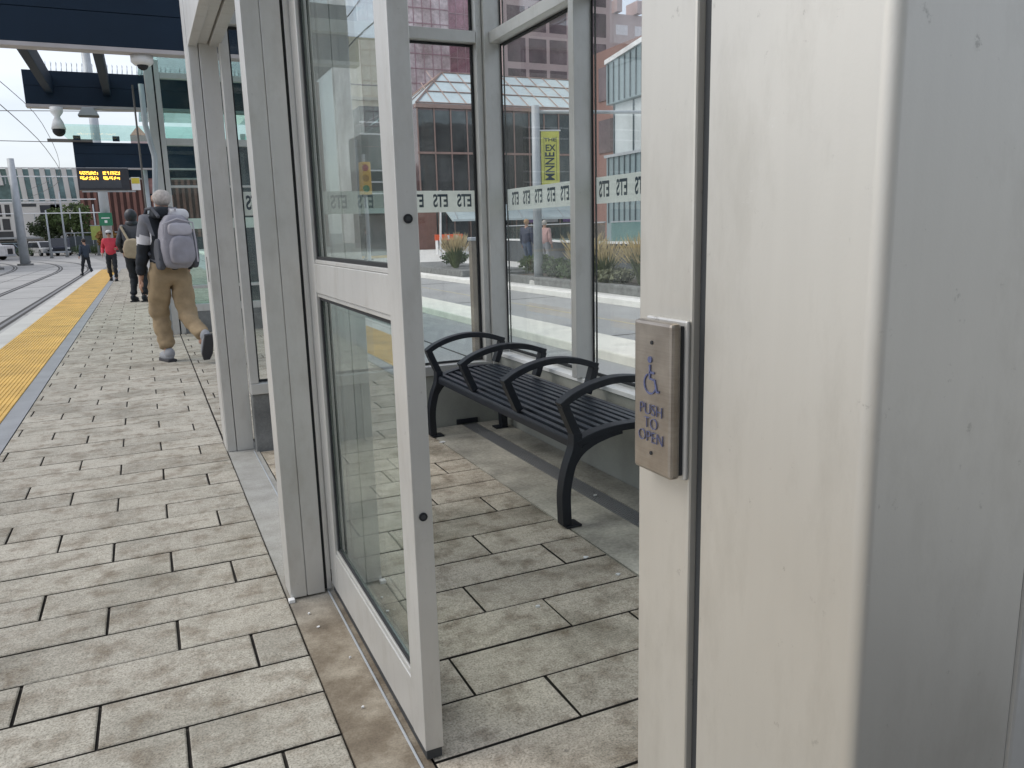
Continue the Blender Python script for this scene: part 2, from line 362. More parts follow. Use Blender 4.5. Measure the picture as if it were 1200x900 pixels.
# post at the far side of the door opening
mb = MB(); mb.box(.347, .405, 5.085, 5.32, 0, 3.1); mb.box(.408, .508, 5.06, 5.32, 0, 3.1); mb.box(.351, .404, 5.062, 5.084, 0, 3.1)
sp(mb.build('post', M['alu'], sh, .0025))
# middle post (two tall profiles butted, dark seam between)
mb = MB(); mb.box(.361, .4185, 2.80, 2.92, .006, 2.38); mb.box(.4215, .485, 2.80, 2.92, .006, 2.38); mb.box(.4185, .4215, 2.804, 2.92, .01, 2.38); mb.box(.496, .5125, 2.806, 2.90, .012, 2.37)
sp(mb.build('post', M['alu'], sh, .002))
SB('gasket', (.4862, .4955, 2.815, 2.90, .012, 2.37), M['gasket'], 0)
# near jamb and near corner post
NJ = M['alu_near']
mb = MB(); mb.box(.365, .50, .4755, .545, 0, 3.1); o = sp(mb.build('door_jamb', NJ, sh, .002))
SB('seam', (.372, .49, .4605, .4750, 0, 3.1), M['alu_dark'], 0)
mb = MB(); pts = [(.5185, .460), (.365, .460)]; rr = .0088
for k in range(0, 25): a = PI+k*PI/48; pts.append((.365+rr+rr*math.cos(a), .311+rr+rr*math.sin(a)))
pts += [(.5185, .311)]
mb.prism(pts, 0, 3.1, 'z'); o = sp(mb.build('corner_post', NJ, sh, 0))
SB('seam', (.519, .527, .322, .45, 0, 3.1), M['alu_dark'], 0)
SB('frame', (.5275, .59, .313, .46, 0, 3.1), M['alu'], .003)
# header over the doors, with recessed grooves underneath
mb = MB(); mb.box(.352, .40, .546, 5.059, 2.38, 2.80); mb.box(.402, .455, .546, 5.059, 2.395, 2.80); mb.box(.457, .463, .546, 5.059, 2.41, 2.8); mb.box(.465, .524, .546, 5.059, 2.385, 2.80)
sp(mb.build('header', M['alu'], sh, .0015))
SB('transom_glass', (.43, .442, .55, 5.06, 2.80, 3.08), M['glass_green'], 0)
# kerb walls
mb = MB(); mb.box(2.165, 2.30, .30, 5.10, -.02, .46); sp(mb.build('kerb_wall', M['wallconc'], sh, .006))
mb = MB(); mb.box(.515, 1.195, 4.98, 5.07, -.02, .362); sp(mb.build('kerb_wall', M['concrete_dk'], sh, .006))
mb = MB(); mb.box(1.197, 2.162, 4.98, 5.07, -.02, .362); sp(mb.build('kerb_wall', M['wallconc'], sh, .006))
mb = MB(); mb.box(.592, 2.162, .33, .42, -.02, .362); sp(mb.build('kerb_wall', M['wallconc'], sh, .006))
SB('ledge', (2.15, 2.232, .43, 4.925, .462, .487), mat('skylit_white_sill', (.80, .81, .80), .5), .003)  # sky brightness on the sill top is put into its white colour
# rails, transoms, mullions
def frame_part(name, d): return SB(name, d, M['alu'], .003)
frame_part('corner_column', (2.115, 2.235, 4.93, 5.075, .364, 3.1)); frame_part('corner_column', (2.115, 2.235, .31, .43, .364, 3.1))
frame_part('frame', (2.072, 2.112, 4.962, 5.05, .43, 3.05)); frame_part('frame', (.51, .56, 4.962, 5.05, .43, 3.05))
frame_part('mullion', (2.12, 2.235, 3.78, 3.835, .489, 3.05)); frame_part('mullion', (2.12, 2.235, 2.66, 2.715, .489, 3.05)); frame_part('mullion', (2.12, 2.235, 1.55, 1.605, .489, 3.05))
frame_part('sill_rail', (.511, 2.113, 4.955, 5.06, .364, .428)); frame_part('transom', (.562, 2.070, 4.96, 5.055, 2.49, 2.56)); frame_part('top_rail', (.35, 2.113, 4.96, 5.055, 3.05, 3.12))
frame_part('sill_rail', (.592, 2.113, .32, .42, .364, .428)); frame_part('top_rail', (.592, 2.113, .32, .42, 3.05, 3.12))
for a, b_ in ((.432, 1.548), (1.607, 2.658), (2.717, 3.778), (3.837, 4.928)): frame_part('transom', (2.15, 2.235, a, b_, 2.485, 2.555))
frame_part('top_rail', (2.12, 2.235, .43, 4.93, 3.05, 3.12))
frame_part('sill_rail', (2.234, 2.262, .43, 4.93, .462, .500))
# glass panes: pane > gasket, frosted band, lettering
def pane(axis, c, a0, a1, z0, z1, band=True, txt=None, size=.112):
    t_ = .006
    d = (c-t_, c+t_, a0, a1, z0, z1) if axis == 'x' else (a0, a1, c-t_, c+t_, z0, z1)
    p = SB('glass_pane', d, M['glass'], 0)
    mb = MB(); g = .012
    for (u0, u1, w0, w1) in ((a0, a0+g, z0, z1), (a1-g, a1, z0, z1), (a0+g, a1-g, z0, z0+g), (a0+g, a1-g, z1-g, z1)):
        if axis == 'x': mb.box(c-.012, c-.0065, u0, u1, w0, w1); mb.box(c+.0065, c+.012, u0, u1, w0, w1)
        else: mb.box(u0, u1, c-.012, c-.0065, w0, w1); mb.box(u0, u1, c+.0065, c+.012, w0, w1)
    mb.build('gasket', M['gasket'], p)
    if band:
        mb = MB(); off = .0085  # the frosted film sits on the street face of the pane, over the letters
        if axis == 'x': mb.box(c+off, c+off+.0005, a0+g, a1-g, 1.437, 1.575)
        else: mb.box(a0+g, a1-g, c+off, c+off+.0005, 1.437, 1.575)
        mb.build('frosted_band', M['band'], p)
    if txt:
        for u in txt:
            it = []
            if axis == 'x': it.append(('ETS', size, (c+.0080, u, 1.507), (0, .60, 0), (0, 0, 1), 'CENTER'))
            else: it.append(('ETS', size, (u, c+.0080, 1.507), (-.60, 0, 0), (0, 0, 1), 'CENTER'))
            text_mesh('lettering', it, M['ets_ink'], p, .028)
    return p
XG = 2.235-.006
def rng(a, b_, s_): 
    o_ = []
    while a < b_: o_.append(a); a += s_
    return o_
pane('x', XG+.008, 3.837, 4.928, .502, 2.484, txt=rng(3.95, 4.9, .1688)); pane('x', XG+.008, 2.717, 3.778, .502, 2.484, txt=rng(2.83, 3.75, .171))
pane('x', XG+.008, 1.607, 2.658, .502, 2.484, txt=rng(1.7, 2.6, .17)); pane('x', XG+.008, .432, 1.548, .502, 2.484, txt=rng(.53, 1.5, .17))
for a, b_ in ((.432, 1.548), (1.607, 2.658), (2.717, 3.778), (3.837, 4.928)): pane('x', XG+.008, a, b_, 2.556, 3.049, False)
pane('y', 5.03, .562, 2.070, .43, 2.489, txt=rng(.64, 2.0, .168)); pane('y', 5.03, .562, 2.070, 2.561, 3.049, False)
pane('y', .37, .592, 2.11, .43, 3.049, txt=rng(.65, 2.05, .17))
# scupper on the end wall base
SB('scupper', (1.84, 1.995, 4.965, 4.9795, .004, .038), M['black_paint'], .002)
# roof: glass between steel beams
mb = MB(); mb.box(.25, 2.24, .2, 5.4, 3.30, 3.315); sp(mb.build('roof_glass', M['glass_roof'], sh))
for yv in (.30, 1.55, 2.8, 4.05, 5.2): SB('roof_beam', (.3, 2.24, yv, yv+.10, 3.125, 3.295), M['navy'], .004)
SB('gutter', (.28, .345, .2, 5.4, 3.12, 3.29), M['navy'], .004)
# sliding doors
def door(y0, y1, led=-1):
    ds = .10
    mb = MB(); x0, x1 = .514, .562
    mb.box(x0, x1, y0, y0+ds, .035, 2.36); mb.box(x0, x1, y1-ds, y1, .035, 2.36)
    mb.box(x0+.001, x1-.001, y0+ds, y1-ds, .035, .185); mb.box(x0+.001, x1-.001, y0+ds, y1-ds, 1.125, 1.222); mb.box(x0+.001, x1-.001, y0+ds, y1-ds, 2.26, 2.36)
    # glazing beads
    for z0, z1 in ((.187, .199), (1.111, 1.124), (1.223, 1.235)): mb.box(x0+.006, x1-.006, y0+ds, y1-ds, z0, z1)
    o = sp(mb.build('sliding_door', M['alu'], sh, .002))
    for z0, z1 in ((.20, 1.11), (1.236, 2.259)):
        p = B('glass_pane', (.532, .544, y0+ds, y1-ds, z0, z1), M['glass_door'], o)
        mb = MB(); g = .009
        for (u0, u1, w0, w1) in ((y0+ds, y0+ds+g, z0, z1), (y1-ds-g*1.6, y1-ds, z0, z1), (y0+ds+g, y1-ds-g, z0, z0+g), (y0+ds+g, y1-ds-g, z1-g, z1)):
            mb.box(.525, .5315, u0, u1, w0, w1); mb.box(.5445, .551, u0, u1, w0, w1)
        mb.build('gasket', M['gasket'], o)
    mb = MB(); mb.box(.518, .558, y0+.004, y1-.004, .008, .034); mb.build('bottom_sweep', M['alu_dark'], o)
    ye = y0-.0012 if led < 0 else y1+.0012
    for z in (.654, 1.347, 1.95):
        mb = MB(); mb.tube([(.538, ye-.0022*(-led if led < 0 else 1), z), (.538, y0+.004 if led < 0 else y1-.004, z)], .0105, 16); mb.build('plug', M['gasket'], o)
        mb = MB(); mb.tube([(.538, ye-.0034, z), (.538, ye-.001, z)], .006, 6); mb.build('plug', M['alu_dark'], o)
    return o
door(1.71, 2.80); door(2.925, 3.84, 1)
# guide track along the threshold
mb = MB(); mb.box(.497, .503, .55, 5.0, -.001, .004); sp(mb.build('door_track', M['galv'], sh, .001))
# small feet and hinge plate
SB('foot', (.35, .372, 2.775, 2.799, -.001, .012), M['white_cap'], .002)
SB('latch_slot', (.3445, .3465, 5.14, 5.165, 1.05, 1.20), M['alu_dark'], 0)

# push plate
pp = thing('push_plate', 'brushed stainless door push plate printed with a blue wheelchair symbol and PUSH TO OPEN', 'push button', (.3645, .502, 1.187))
mb = MB(); mb.box(-.004, 0, -.0265, .0265, -.062, .062); mb.build('backing', M['alu'], pp, .0015)
mb = MB(); mb.box(-.007, -.004, -.0235, .0235, -.058, .058); mb.build('rim', M['gasket'], pp)
mb = MB(); mb.box(-.0165, -.007, -.0250, .0250, -.0605, .0605); mb.build('plate', M['steel'], pp, .0028)
xf = -.0172
it = [('PUSH', .0132, (xf, 0, -.0095), (0, -1, 0), (0, 0, 1), 'CENTER'), ('TO', .0132, (xf, 0, -.0205), (0, -1, 0), (0, 0, 1), 'CENTER'), ('OPEN', .0132, (xf, 0, -.0315), (0, -1, 0), (0, 0, 1), 'CENTER')]
text_mesh('lettering', it, M['blue_ink'], pp, -.03)
mb = MB()
def sy(pts, th): mb.ribbon([(-p[0], p[1]) for p in pts], th, xf-.0002, xf+.0006, 'x')
cx, cz = -.0015, .0115
sy([(cx+.0078*math.cos(a), cz+.0078*math.sin(a)) for a in [math.radians(d) for d in range(118, 345, 12)]], .0013)
sy([(-.002, .0265), (-.002, .0155), (.0045, .0150), (.0075, .0062), (.0105, .0068)], .0019)
sy([(-.002, .0205), (.004, .0205)], .0016)
mb.tube([(xf-.0002, .002, .0305), (xf+.0006, .002, .0305)], .0026, 14)
mb.build('symbol', M['blue_ink'], pp)
for z in (.044, -.044):
    mb = MB(); mb.tube([(-.0172, 0, z), (-.012, 0, z)], .0016, 10); mb.build('screw', M['gasket'], pp)

# drain grate
dg = thing('drain_grate', 'long narrow steel drain grate let into the shelter floor below the bench', 'grate', (1.93, 2.7, 0))
mb = MB(); mb.box(-.052, .052, -2.38, 2.26, -.04, -.022); mb.build('trough', M['gasket'], dg)
mb = MB()
for xx in [-.0465+.0133*i for i in range(8)]: mb.box(xx-.0030, xx+.0030, -2.38, 2.26, -.010, -.001)
yv = -2.38
while yv < 2.26: mb.box(-.052, .052, yv, yv+.0035, -.016, -.0035); yv += .028
mb.build('grille', mat('grate_steel', (.24, .245, .25), .55, .3), dg)

# ------------------------------------------------------------------ bench
bn = thing('bench', 'black slatted metal bench with four curved armrests along the glass wall', 'bench', (1.86, 3.85, 0))
def W(p): return (p[0]-1.86, p[1])
def curve(pts, n=6):
    o_ = []
    P = [Vector(p) for p in pts]; P = [P[0]*2-P[1]]+P+[P[-1]*2-P[-2]]
    for i in range(1, len(P)-2):
        for k in range(n):
            t = k/n; a, b_, c, d = P[i-1:i+3]
            o_.append(tuple(.5*((2*b_)+(c-a)*t+(2*a-5*b_+4*c-d)*t*t+(3*b_-a-3*c+d)*t**3)))
    o_.append(tuple(P[-2])); return o_
def seat_z(x): u = (x-1.64)/.46; return .402+.040*math.sin(min(1, u*1.25)*PI/2)-.012*max(0, u-.8)*5*.6
BY = [2.94, 3.54, 4.14, 4.74]
for i, yv in enumerate(BY):
    y0, y1 = yv-3.855, yv-3.855+.056
    mb = MB()
    mb.ribbon([W(p) for p in [(1.655, .41), (1.615, .50), (1.590, .560)]], .038, y0, y1)
    mb.ribbon([W(p) for p in curve([(1.572, .558), (1.64, .598), (1.74, .632), (1.86, .648), (1.99, .635), (2.115, .596)])], .032, y0-.001, y1+.001)
    mb.ribbon([W(p) for p in [(2.102, .594), (2.080, .52), (2.055, .452)]], .036, y0, y1)
    mb.build('armrest', M['black_paint'], bn, .0035)
for yv in (2.94, 4.74):
    y0, y1 = yv-3.856, yv-3.856+.058
    mb = MB()
    mb.ribbon([W(p) for p in curve([(1.650, .43), (1.645, .36), (1.612, .27), (1.590, .16), (1.592, .012)])], .044, y0, y1)
    mb.ribbon([W(p) for p in curve([(1.648, .378), (1.72, .405), (1.82, .424), (1.95, .428), (2.08, .415)])], .032, y0-.0015, y1+.0015)
    mb.ribbon([W(p) for p in curve([(1.622, .285), (1.665, .34), (1.73, .378), (1.81, .402), (1.88, .414)])], .032, y0+.001, y1-.001)
    mb.box(W((1.582, 0))[0], W((1.66, 0))[0], y0-.01, y1+.01, .001, .012)
    mb.build('leg', M['black_paint'], bn, .003)
    mb = MB(); mb.ribbon([W(p) for p in curve([(2.075, .42), (2.07, .33), (2.09, .2), (2.098, .012)])], .044, y0, y1); mb.box(W((2.03, 0))[0], W((2.12, 0))[0], y0-.01, y1+.01, .001, .012)
    mb.build('leg', M['black_paint'], bn, .003)
xs = [1.676+.0435*i for i in range(10)]
for i, xx in enumerate(xs):
    z = seat_z(xx); mb = MB(); mb.box(xx-.0140-1.86, xx+.0140-1.86, -.90, .93, z-.024, z); mb.build('slat', M['slat'], bn, .002)
mb = MB(); mb.ribbon([W(p) for p in curve([(1.650, .399), (1.641, .385), (1.640, .355)], 4)], .009, -.90, .93); mb.build('seat_edge', M['black_paint'], bn, .002)
for yv in (3.54, 4.14): B('seat_support', (-.22, .2, yv-3.85, yv-3.85+.04, .375, .39), M['black_paint'], bn, .002)

# ------------------------------------------------------------------ second shelter beyond
s2 = thing('transit_shelter', 'second glass shelter farther down the platform beside the walking man', 'shelter', (1.25, 14.5, 0))
def b2(name, d, m, bv=.003): return B(name, (d[0]-1.25, d[1]-1.25, d[2]-14.5, d[3]-14.5, d[4], d[5]), m, s2, bv)
b2('corner_column', (.255, .355, 11.85, 12.05, 0, 3.6), M['alu']); b2('seam', (.357, .372, 11.87, 12.03, 0, 3.6), M['gasket'], 0); b2('corner_column', (.374, .435, 11.85, 12.05, 0, 3.6), M['alu'])
b2('kerb_wall', (.437, 2.2, 11.84, 11.96, 0, .30), M['concrete_dk']); b2('sill_rail', (.437, 2.2, 11.84, 11.96, .302, .40), M['alu']); b2('sill_rail', (.437, 2.2, 11.845, 11.955, .62, .66), M['alu'])
b2('transom', (.437, 2.2, 11.85, 11.95, 2.53, 2.62), M['alu']); b2('transom', (.437, 2.2, 11.85, 11.95, 3.38, 3.45), M['alu']); b2('transom', (.437, 2.2, 11.88, 11.93, 1.98, 2.01), M['alu'])
for z0, z1 in ((.402, .618), (.662, 1.978), (2.012, 2.528), (2.622, 3.378)): b2('glass_pane', (.44, 2.19, 11.90, 11.912, z0, z1), M['glass_green'], 0)
b2('frosted_band', (.44, 2.19, 11.895, 11.8965, 1.43, 1.57), M['band'], 0)
b2('kerb_wall', (2.1, 2.2, 11.97, 18, 0, .30), M['concrete_dk'])
for yv in (11.97, 13.5, 15, 16.5, 17.9):
    b2('mullion', (2.1, 2.2, yv, yv+.1, .302, 3.4), M['alu'])
    if yv > 12: b2('mullion', (.36, .46, yv, yv+.1, 0, 3.4), M['alu'])
for a in (12.08, 13.61, 15.11, 16.61): b2('glass_pane', (2.14, 2.15, a, a+1.38, .302, 3.3), M['glass_green'], 0); b2('glass_pane', (.41, .42, a, a+1.38, .3, 3.3), M['glass_green'], 0)
b2('dark_panel', (1.15, 1.75, 13.2, 13.5, 0, 2.7), M['navy']); 
b2('roof_glass', (.2, 2.4, 11.7, 18.2, 3.62, 3.635), M['glass_green'], 0)

# ------------------------------------------------------------------ canopies over the platform
def canopy(y0, y1, x0, x1, zb, hf, label, spikes=True):
    c = thing('platform_canopy', label, 'canopy', (0, y0, 0), 0, None); hfs = (hf, hf*.78 if spikes else hf)
    for i, yv in enumerate((0, y1-y0)):
        hf = hfs[i]
        mb = MB(); mb.box(x0, x1, yv, yv+.16, zb+.012, zb+hf*.55); mb.box(x0, x1, yv+.012, yv+.16, zb+hf*.55, zb+hf*.56); mb.box(x0, x1, yv, yv+.16, zb+hf*.56, zb+hf); mb.build('fascia', M['navy'], c, .004)
        B('fascia_trim', (x0-.004, x1, yv-.006, yv+.165, zb-.03, zb+.011), M['navy_under'], c, .003)
    for xx in (x0+.26, -.28, .95, x1-.15):
        mb = MB(); mb.box(xx, xx+.10, .161, y1-y0-.001, zb+.16, zb+.40); mb.build('beam', M['navy'], c, .004)
    mb = MB(); mb.box(x0+.28, x1+.05, .0, (y1-y0)*(.62 if spikes else 1), zb+.56+.02, zb+.56+.035); mb.build('roof_glass', M['glass_green'], c)
    if spikes:
        mb = MB(); xx = x0+.3
        while xx < x1:
            for dy in (0, .05): mb.tube([(xx+dy, y1-y0+.05+dy, zb+hfs[1]), (xx+dy*1.4, y1-y0+.05+dy*1.5, zb+hfs[1]+.13)], .003, 4)
            xx += .065
        mb.build('bird_spikes', M['galv'], c)
    return c
canopy(9.3, 13.35, -1.27, 2.45, 3.2, .60, 'nearest dark blue canopy frame over the platform, carrying the dome camera')
c2 = canopy(24.5, 28.5, -1.38, 2.45, 3.2, .66, 'farther dark blue canopy with the amber arrivals board under it', False)
# inclined glass and fittings on canopy two
mb = MB(); mb.poly([(-1.45, -.1, 3.90), (1.8, -.1, 3.90), (1.8, -.5, 4.20), (-1.75, -.5, 4.20), (-1.45, -.085, 3.908), (1.8, -.085, 3.908), (1.8, -.485, 4.258), (-1.75, -.485, 4.258)],
                   [(0, 1, 2, 3), (4, 7, 6, 5), (0, 4, 5, 1), (1, 5, 6, 2), (2, 6, 7, 3), (3, 7, 4, 0)]); mb.build('glass_upstand', M['glass_green'], c2)
B('outrigger', (-1.95, -.9, -.1, .0, 3.86, 3.93), M['rail'], c2, .01)
for xx in (-1.35, -.42):
    B('lamp', (xx, xx+.17, -.12, .05, 3.90, 4.02), M['navy'], c2, .01); 
# conduit on the second shelter
dp = thing('downpipe', 'bent grey downpipe beside the second shelter column', 'pipe', (.1, 11.6, 0))
mb = MB(); mb.tube([(.10, 0, 3.25), (.10, 0, 2.75), (.17, 0, 2.35), (.13, 0, 1.9), (.13, 0, .0)], .035, 10); mb.build('pipe', M['galv'], dp, smooth=True)
mb = MB(); mb.tube([(.0, .1, 3.25), (.0, .1, 0.02)], .012, 8); mb.build('conduit', M['rail'], dp)

# cameras and speaker
pc = thing('security_camera', 'white hanging camera with a dark dome below the canopy beam', 'camera', (-.90, 13.30, 3.17))
mb = MB(); mb.tube([(0, 0, 0), (0, 0, -.07), (0, 0, -.13), (0, 0, -.20), (0, 0, -.30)], [.085, .08, .035, .07, .095], 18); mb.build('housing', M['white_cap'], pc, smooth=True)
mb = MB(); mb.ell((0, 0, -.315), (.085, .085, .085)); mb.build('dome', M['gasket'], pc, smooth=True)
dc = thing('security_camera', 'small white dome camera under the canopy beside the shelter column', 'camera', (.20, 9.45, 3.168))
mb = MB(); mb.tube([(0, 0, 0), (0, 0, -.06), (0, 0, -.09)], [.11, .11, .08], 18); mb.build('housing', M['white_cap'], dc, smooth=True)
mb = MB(); mb.ell((0, 0, -.09), (.055, .055, .05)); mb.build('dome', M['gasket'], dc, smooth=True)
spk = thing('loudspeaker', 'grey wedge loudspeaker hung under the canopy beside the dome camera', 'speaker', (-.50, 13.3, 3.17))
mb = MB(); mb.prism([(-.07, 0), (.07, 0), (.14, -.11), (-.14, -.11)], -.1, .1); mb.build('cabinet', M['galv'], spk, .01)
B('mesh_face', (-.13, .13, -.09, .09, -.118, -.111), M['alu_dark'], spk)

# arrivals display
dsp = thing('arrivals_display', 'hanging arrivals board with rows of amber light text above the waiting person', 'display', (-.75, 24.45, 2.62))
B('cabinet', (-.62, .62, -.05, .2, 0, .57), mat('display_case', (.03, .032, .04), .4), dsp, .01)
B('screen', (-.58, .42, -.058, -.052, .06, .5), mat('display_glass', (.06, .065, .075), .3), dsp)
led = bpy.data.materials.new('amber_led'); led.use_nodes = True; q = led.node_tree.nodes['Principled BSDF']; q.inputs['Base Color'].default_value = (.9, .4, .03, 1)
q.inputs['Emission Color'].default_value = (1, .50, .06, 1); q.inputs['Emission Strength'].default_value = 2.6
mb = MB()
for zr in (.40, .27):
    for (xa, xb) in ((-.55, -.12), (.0, .08), (.10, .15), (.18, .40)):
        xx = xa
        while xx < xb:
            for k in range(4):
                if random.random() < .78: mb.box(xx, xx+.020, -.064, -.059, zr+k*.022, zr+k*.022+.018)
            xx += .026 if random.random() < .8 else .045
mb.build('led_text', led, dsp)
B('bracket', (-.4, .6, .05, .09, .571, .60), M['galv'], dsp); B('lower_bar', (-.55, .75, .0, .04, -.05, -.01), M['galv'], dsp)
yn = thing('notice_sign', 'small white notice with a yellow top half hanging right of the arrivals board', 'sign', (.02, 24.45, 2.62))
B('board', (-.11, .11, -.02, .02, .0, .34), M['white_cap'], yn, .004); B('header', (-.10, .10, -.026, -.021, .17, .32), mat('sign_yellow', (.62, .5, .06), .5), yn)
g3 = thing('canopy_post', 'grey post under the farther canopy beside the hooded person', 'post', (.28, 24.8, 0))
mb = MB(); mb.tube([(0, 0, 0), (0, 0, 3.2)], .065, 12); mb.build('shaft', M['galv'], g3, smooth=True); B('base_plate', (-.15, .15, -.15, .15, 0, .02), M['galv'], g3, .004)
rp = thing('poster_case', 'dark poster case with a reddish picture under the farther canopy', 'sign', (.62, 24.9, 2.5)); B('case', (-.32, .32, 0, .1, 0, .5), M['navy'], rp, .01); B('poster', (-.28, .28, -.008, -.002, .04, .46), mat('poster_print', (.30, .16, .15), .6, 0, .6, 6), rp)

# tall pole with the green sign
tp = thing('catenary_pole', 'tall grey pole with a small green sign at the far end of the platform', 'pole', (-1.20, 36, 0))
mb = MB(); mb.tube([(0, 0, 0), (0, 0, 8.7)], [.19, .15], 16); mb.build('shaft', M['galv'], tp, smooth=True)
B('cap', (-.3, .3, -.2, .2, 8.7, 8.85), mat('tan_cap', (.4, .35, .25), .6), tp, .01); B('sign', (-.24, .24, -.27, -.245, 1.85, 2.35), mat('sign_green', (.03, .19, .10), .5), tp, .004)
B('sign_text', (-.15, .15, -.277, -.272, 2.13, 2.17), M['white_cap'], tp); B('sign_text', (-.05, .05, -.277, -.272, 1.96, 2.06), M['white_cap'], tp)

# litter on the floor
for i, (x_, y_, s_) in enumerate([(1.50, 2.62, .016), (1.53, 2.42, .013), (1.14, 2.33, .010), (1.92, 3.25, .012), (.43, 2.02, .006), (.41, 2.55, .009), (1.60, 4.6, .03), (.40, 2.66, .007), (.46, 2.30, .004)]):
    mb = MB(); n = 7; r = [random.uniform(.5, 1)*s_ for _ in range(n)]
    mb.prism([(r[k]*math.cos(k*2*PI/n), r[k]*math.sin(k*2*PI/n)*.7) for k in range(n)], .0012, .0035+random.random()*.004, 'z')
    tag(mb.build('litter_scrap', M['white_cap'], None, loc=(x_, y_, 0)),
        ['pale crumpled scrap on the paver in front of the near bench foot', 'pale scrap near the paver joint left of the button plate', 'tiny pale scrap beside a paver joint inside the shelter', 'small pale scrap lying on the drain grate', 'white pebble on the stained threshold near the open door end',
         'pale twig end on the threshold beside the middle post', 'dusty scrap in the far corner under the bench', 'white crumb at the foot of the middle post', 'smallest pale crumb on the brown threshold strip'][i], 'litter', 'scraps on the ground')

# unseen canopy added behind the viewer to shade the faces turned that way
canopy(-5.5, -1.4, -1.27, 2.45, 3.2, .60, 'unseen dark blue canopy frame added behind the viewer for its shade', True)

# ------------------------------------------------------------------ people
def skin(name, V, E, R_, m, parent, sub=2, facemat=None):
    me = bpy.data.meshes.new(name); me.from_pydata(V, E, []); o = bpy.data.objects.new(name, me); COL.objects.link(o)
    md = o.modifiers.new('s', 'SKIN'); md.use_smooth_shade = True
    for i, r in enumerate(R_):
        me.skin_vertices[0].data[i].radius = (r, r) if not isinstance(r, tuple) else r
    me.skin_vertices[0].data[0].use_root = True
    sb = o.modifiers.new('b', 'SUBSURF'); sb.levels = sub; sb.render_levels = sub
    bpy.context.view_layer.update()
    nm = bpy.data.meshes.new_from_object(o.evaluated_get(bpy.context.evaluated_depsgraph_get()))
    o.modifiers.clear(); o.data = nm; nm.name = name
    nm.materials.clear()
    ms = m if isinstance(m, (list, tuple)) else [m]
    for q in ms: nm.materials.append(q)
    for p in nm.polygons:
        p.use_smooth = True
        p.material_index = facemat(p.center) if facemat else 0
    o.parent = parent; return o
def lerp(a, b, t): return tuple(a[i]+(b[i]-a[i])*t for i in range(3))
def ik(a, b, l1, l2, bend):
    a, b, bend = Vector(a), Vector(b), Vector(bend); d = b-a; D = min(d.length, (l1+l2)*.999); u = d.normalized()
    x = (l1*l1-l2*l2+D*D)/(2*D); h = math.sqrt(max(0, l1*l1-x*x)); p = (bend-u*bend.dot(u)).normalized()
    return tuple(a+u*x+p*h)
M['skin'] = mat('skin', (.42, .25, .18), .6, 0, .1, 9)
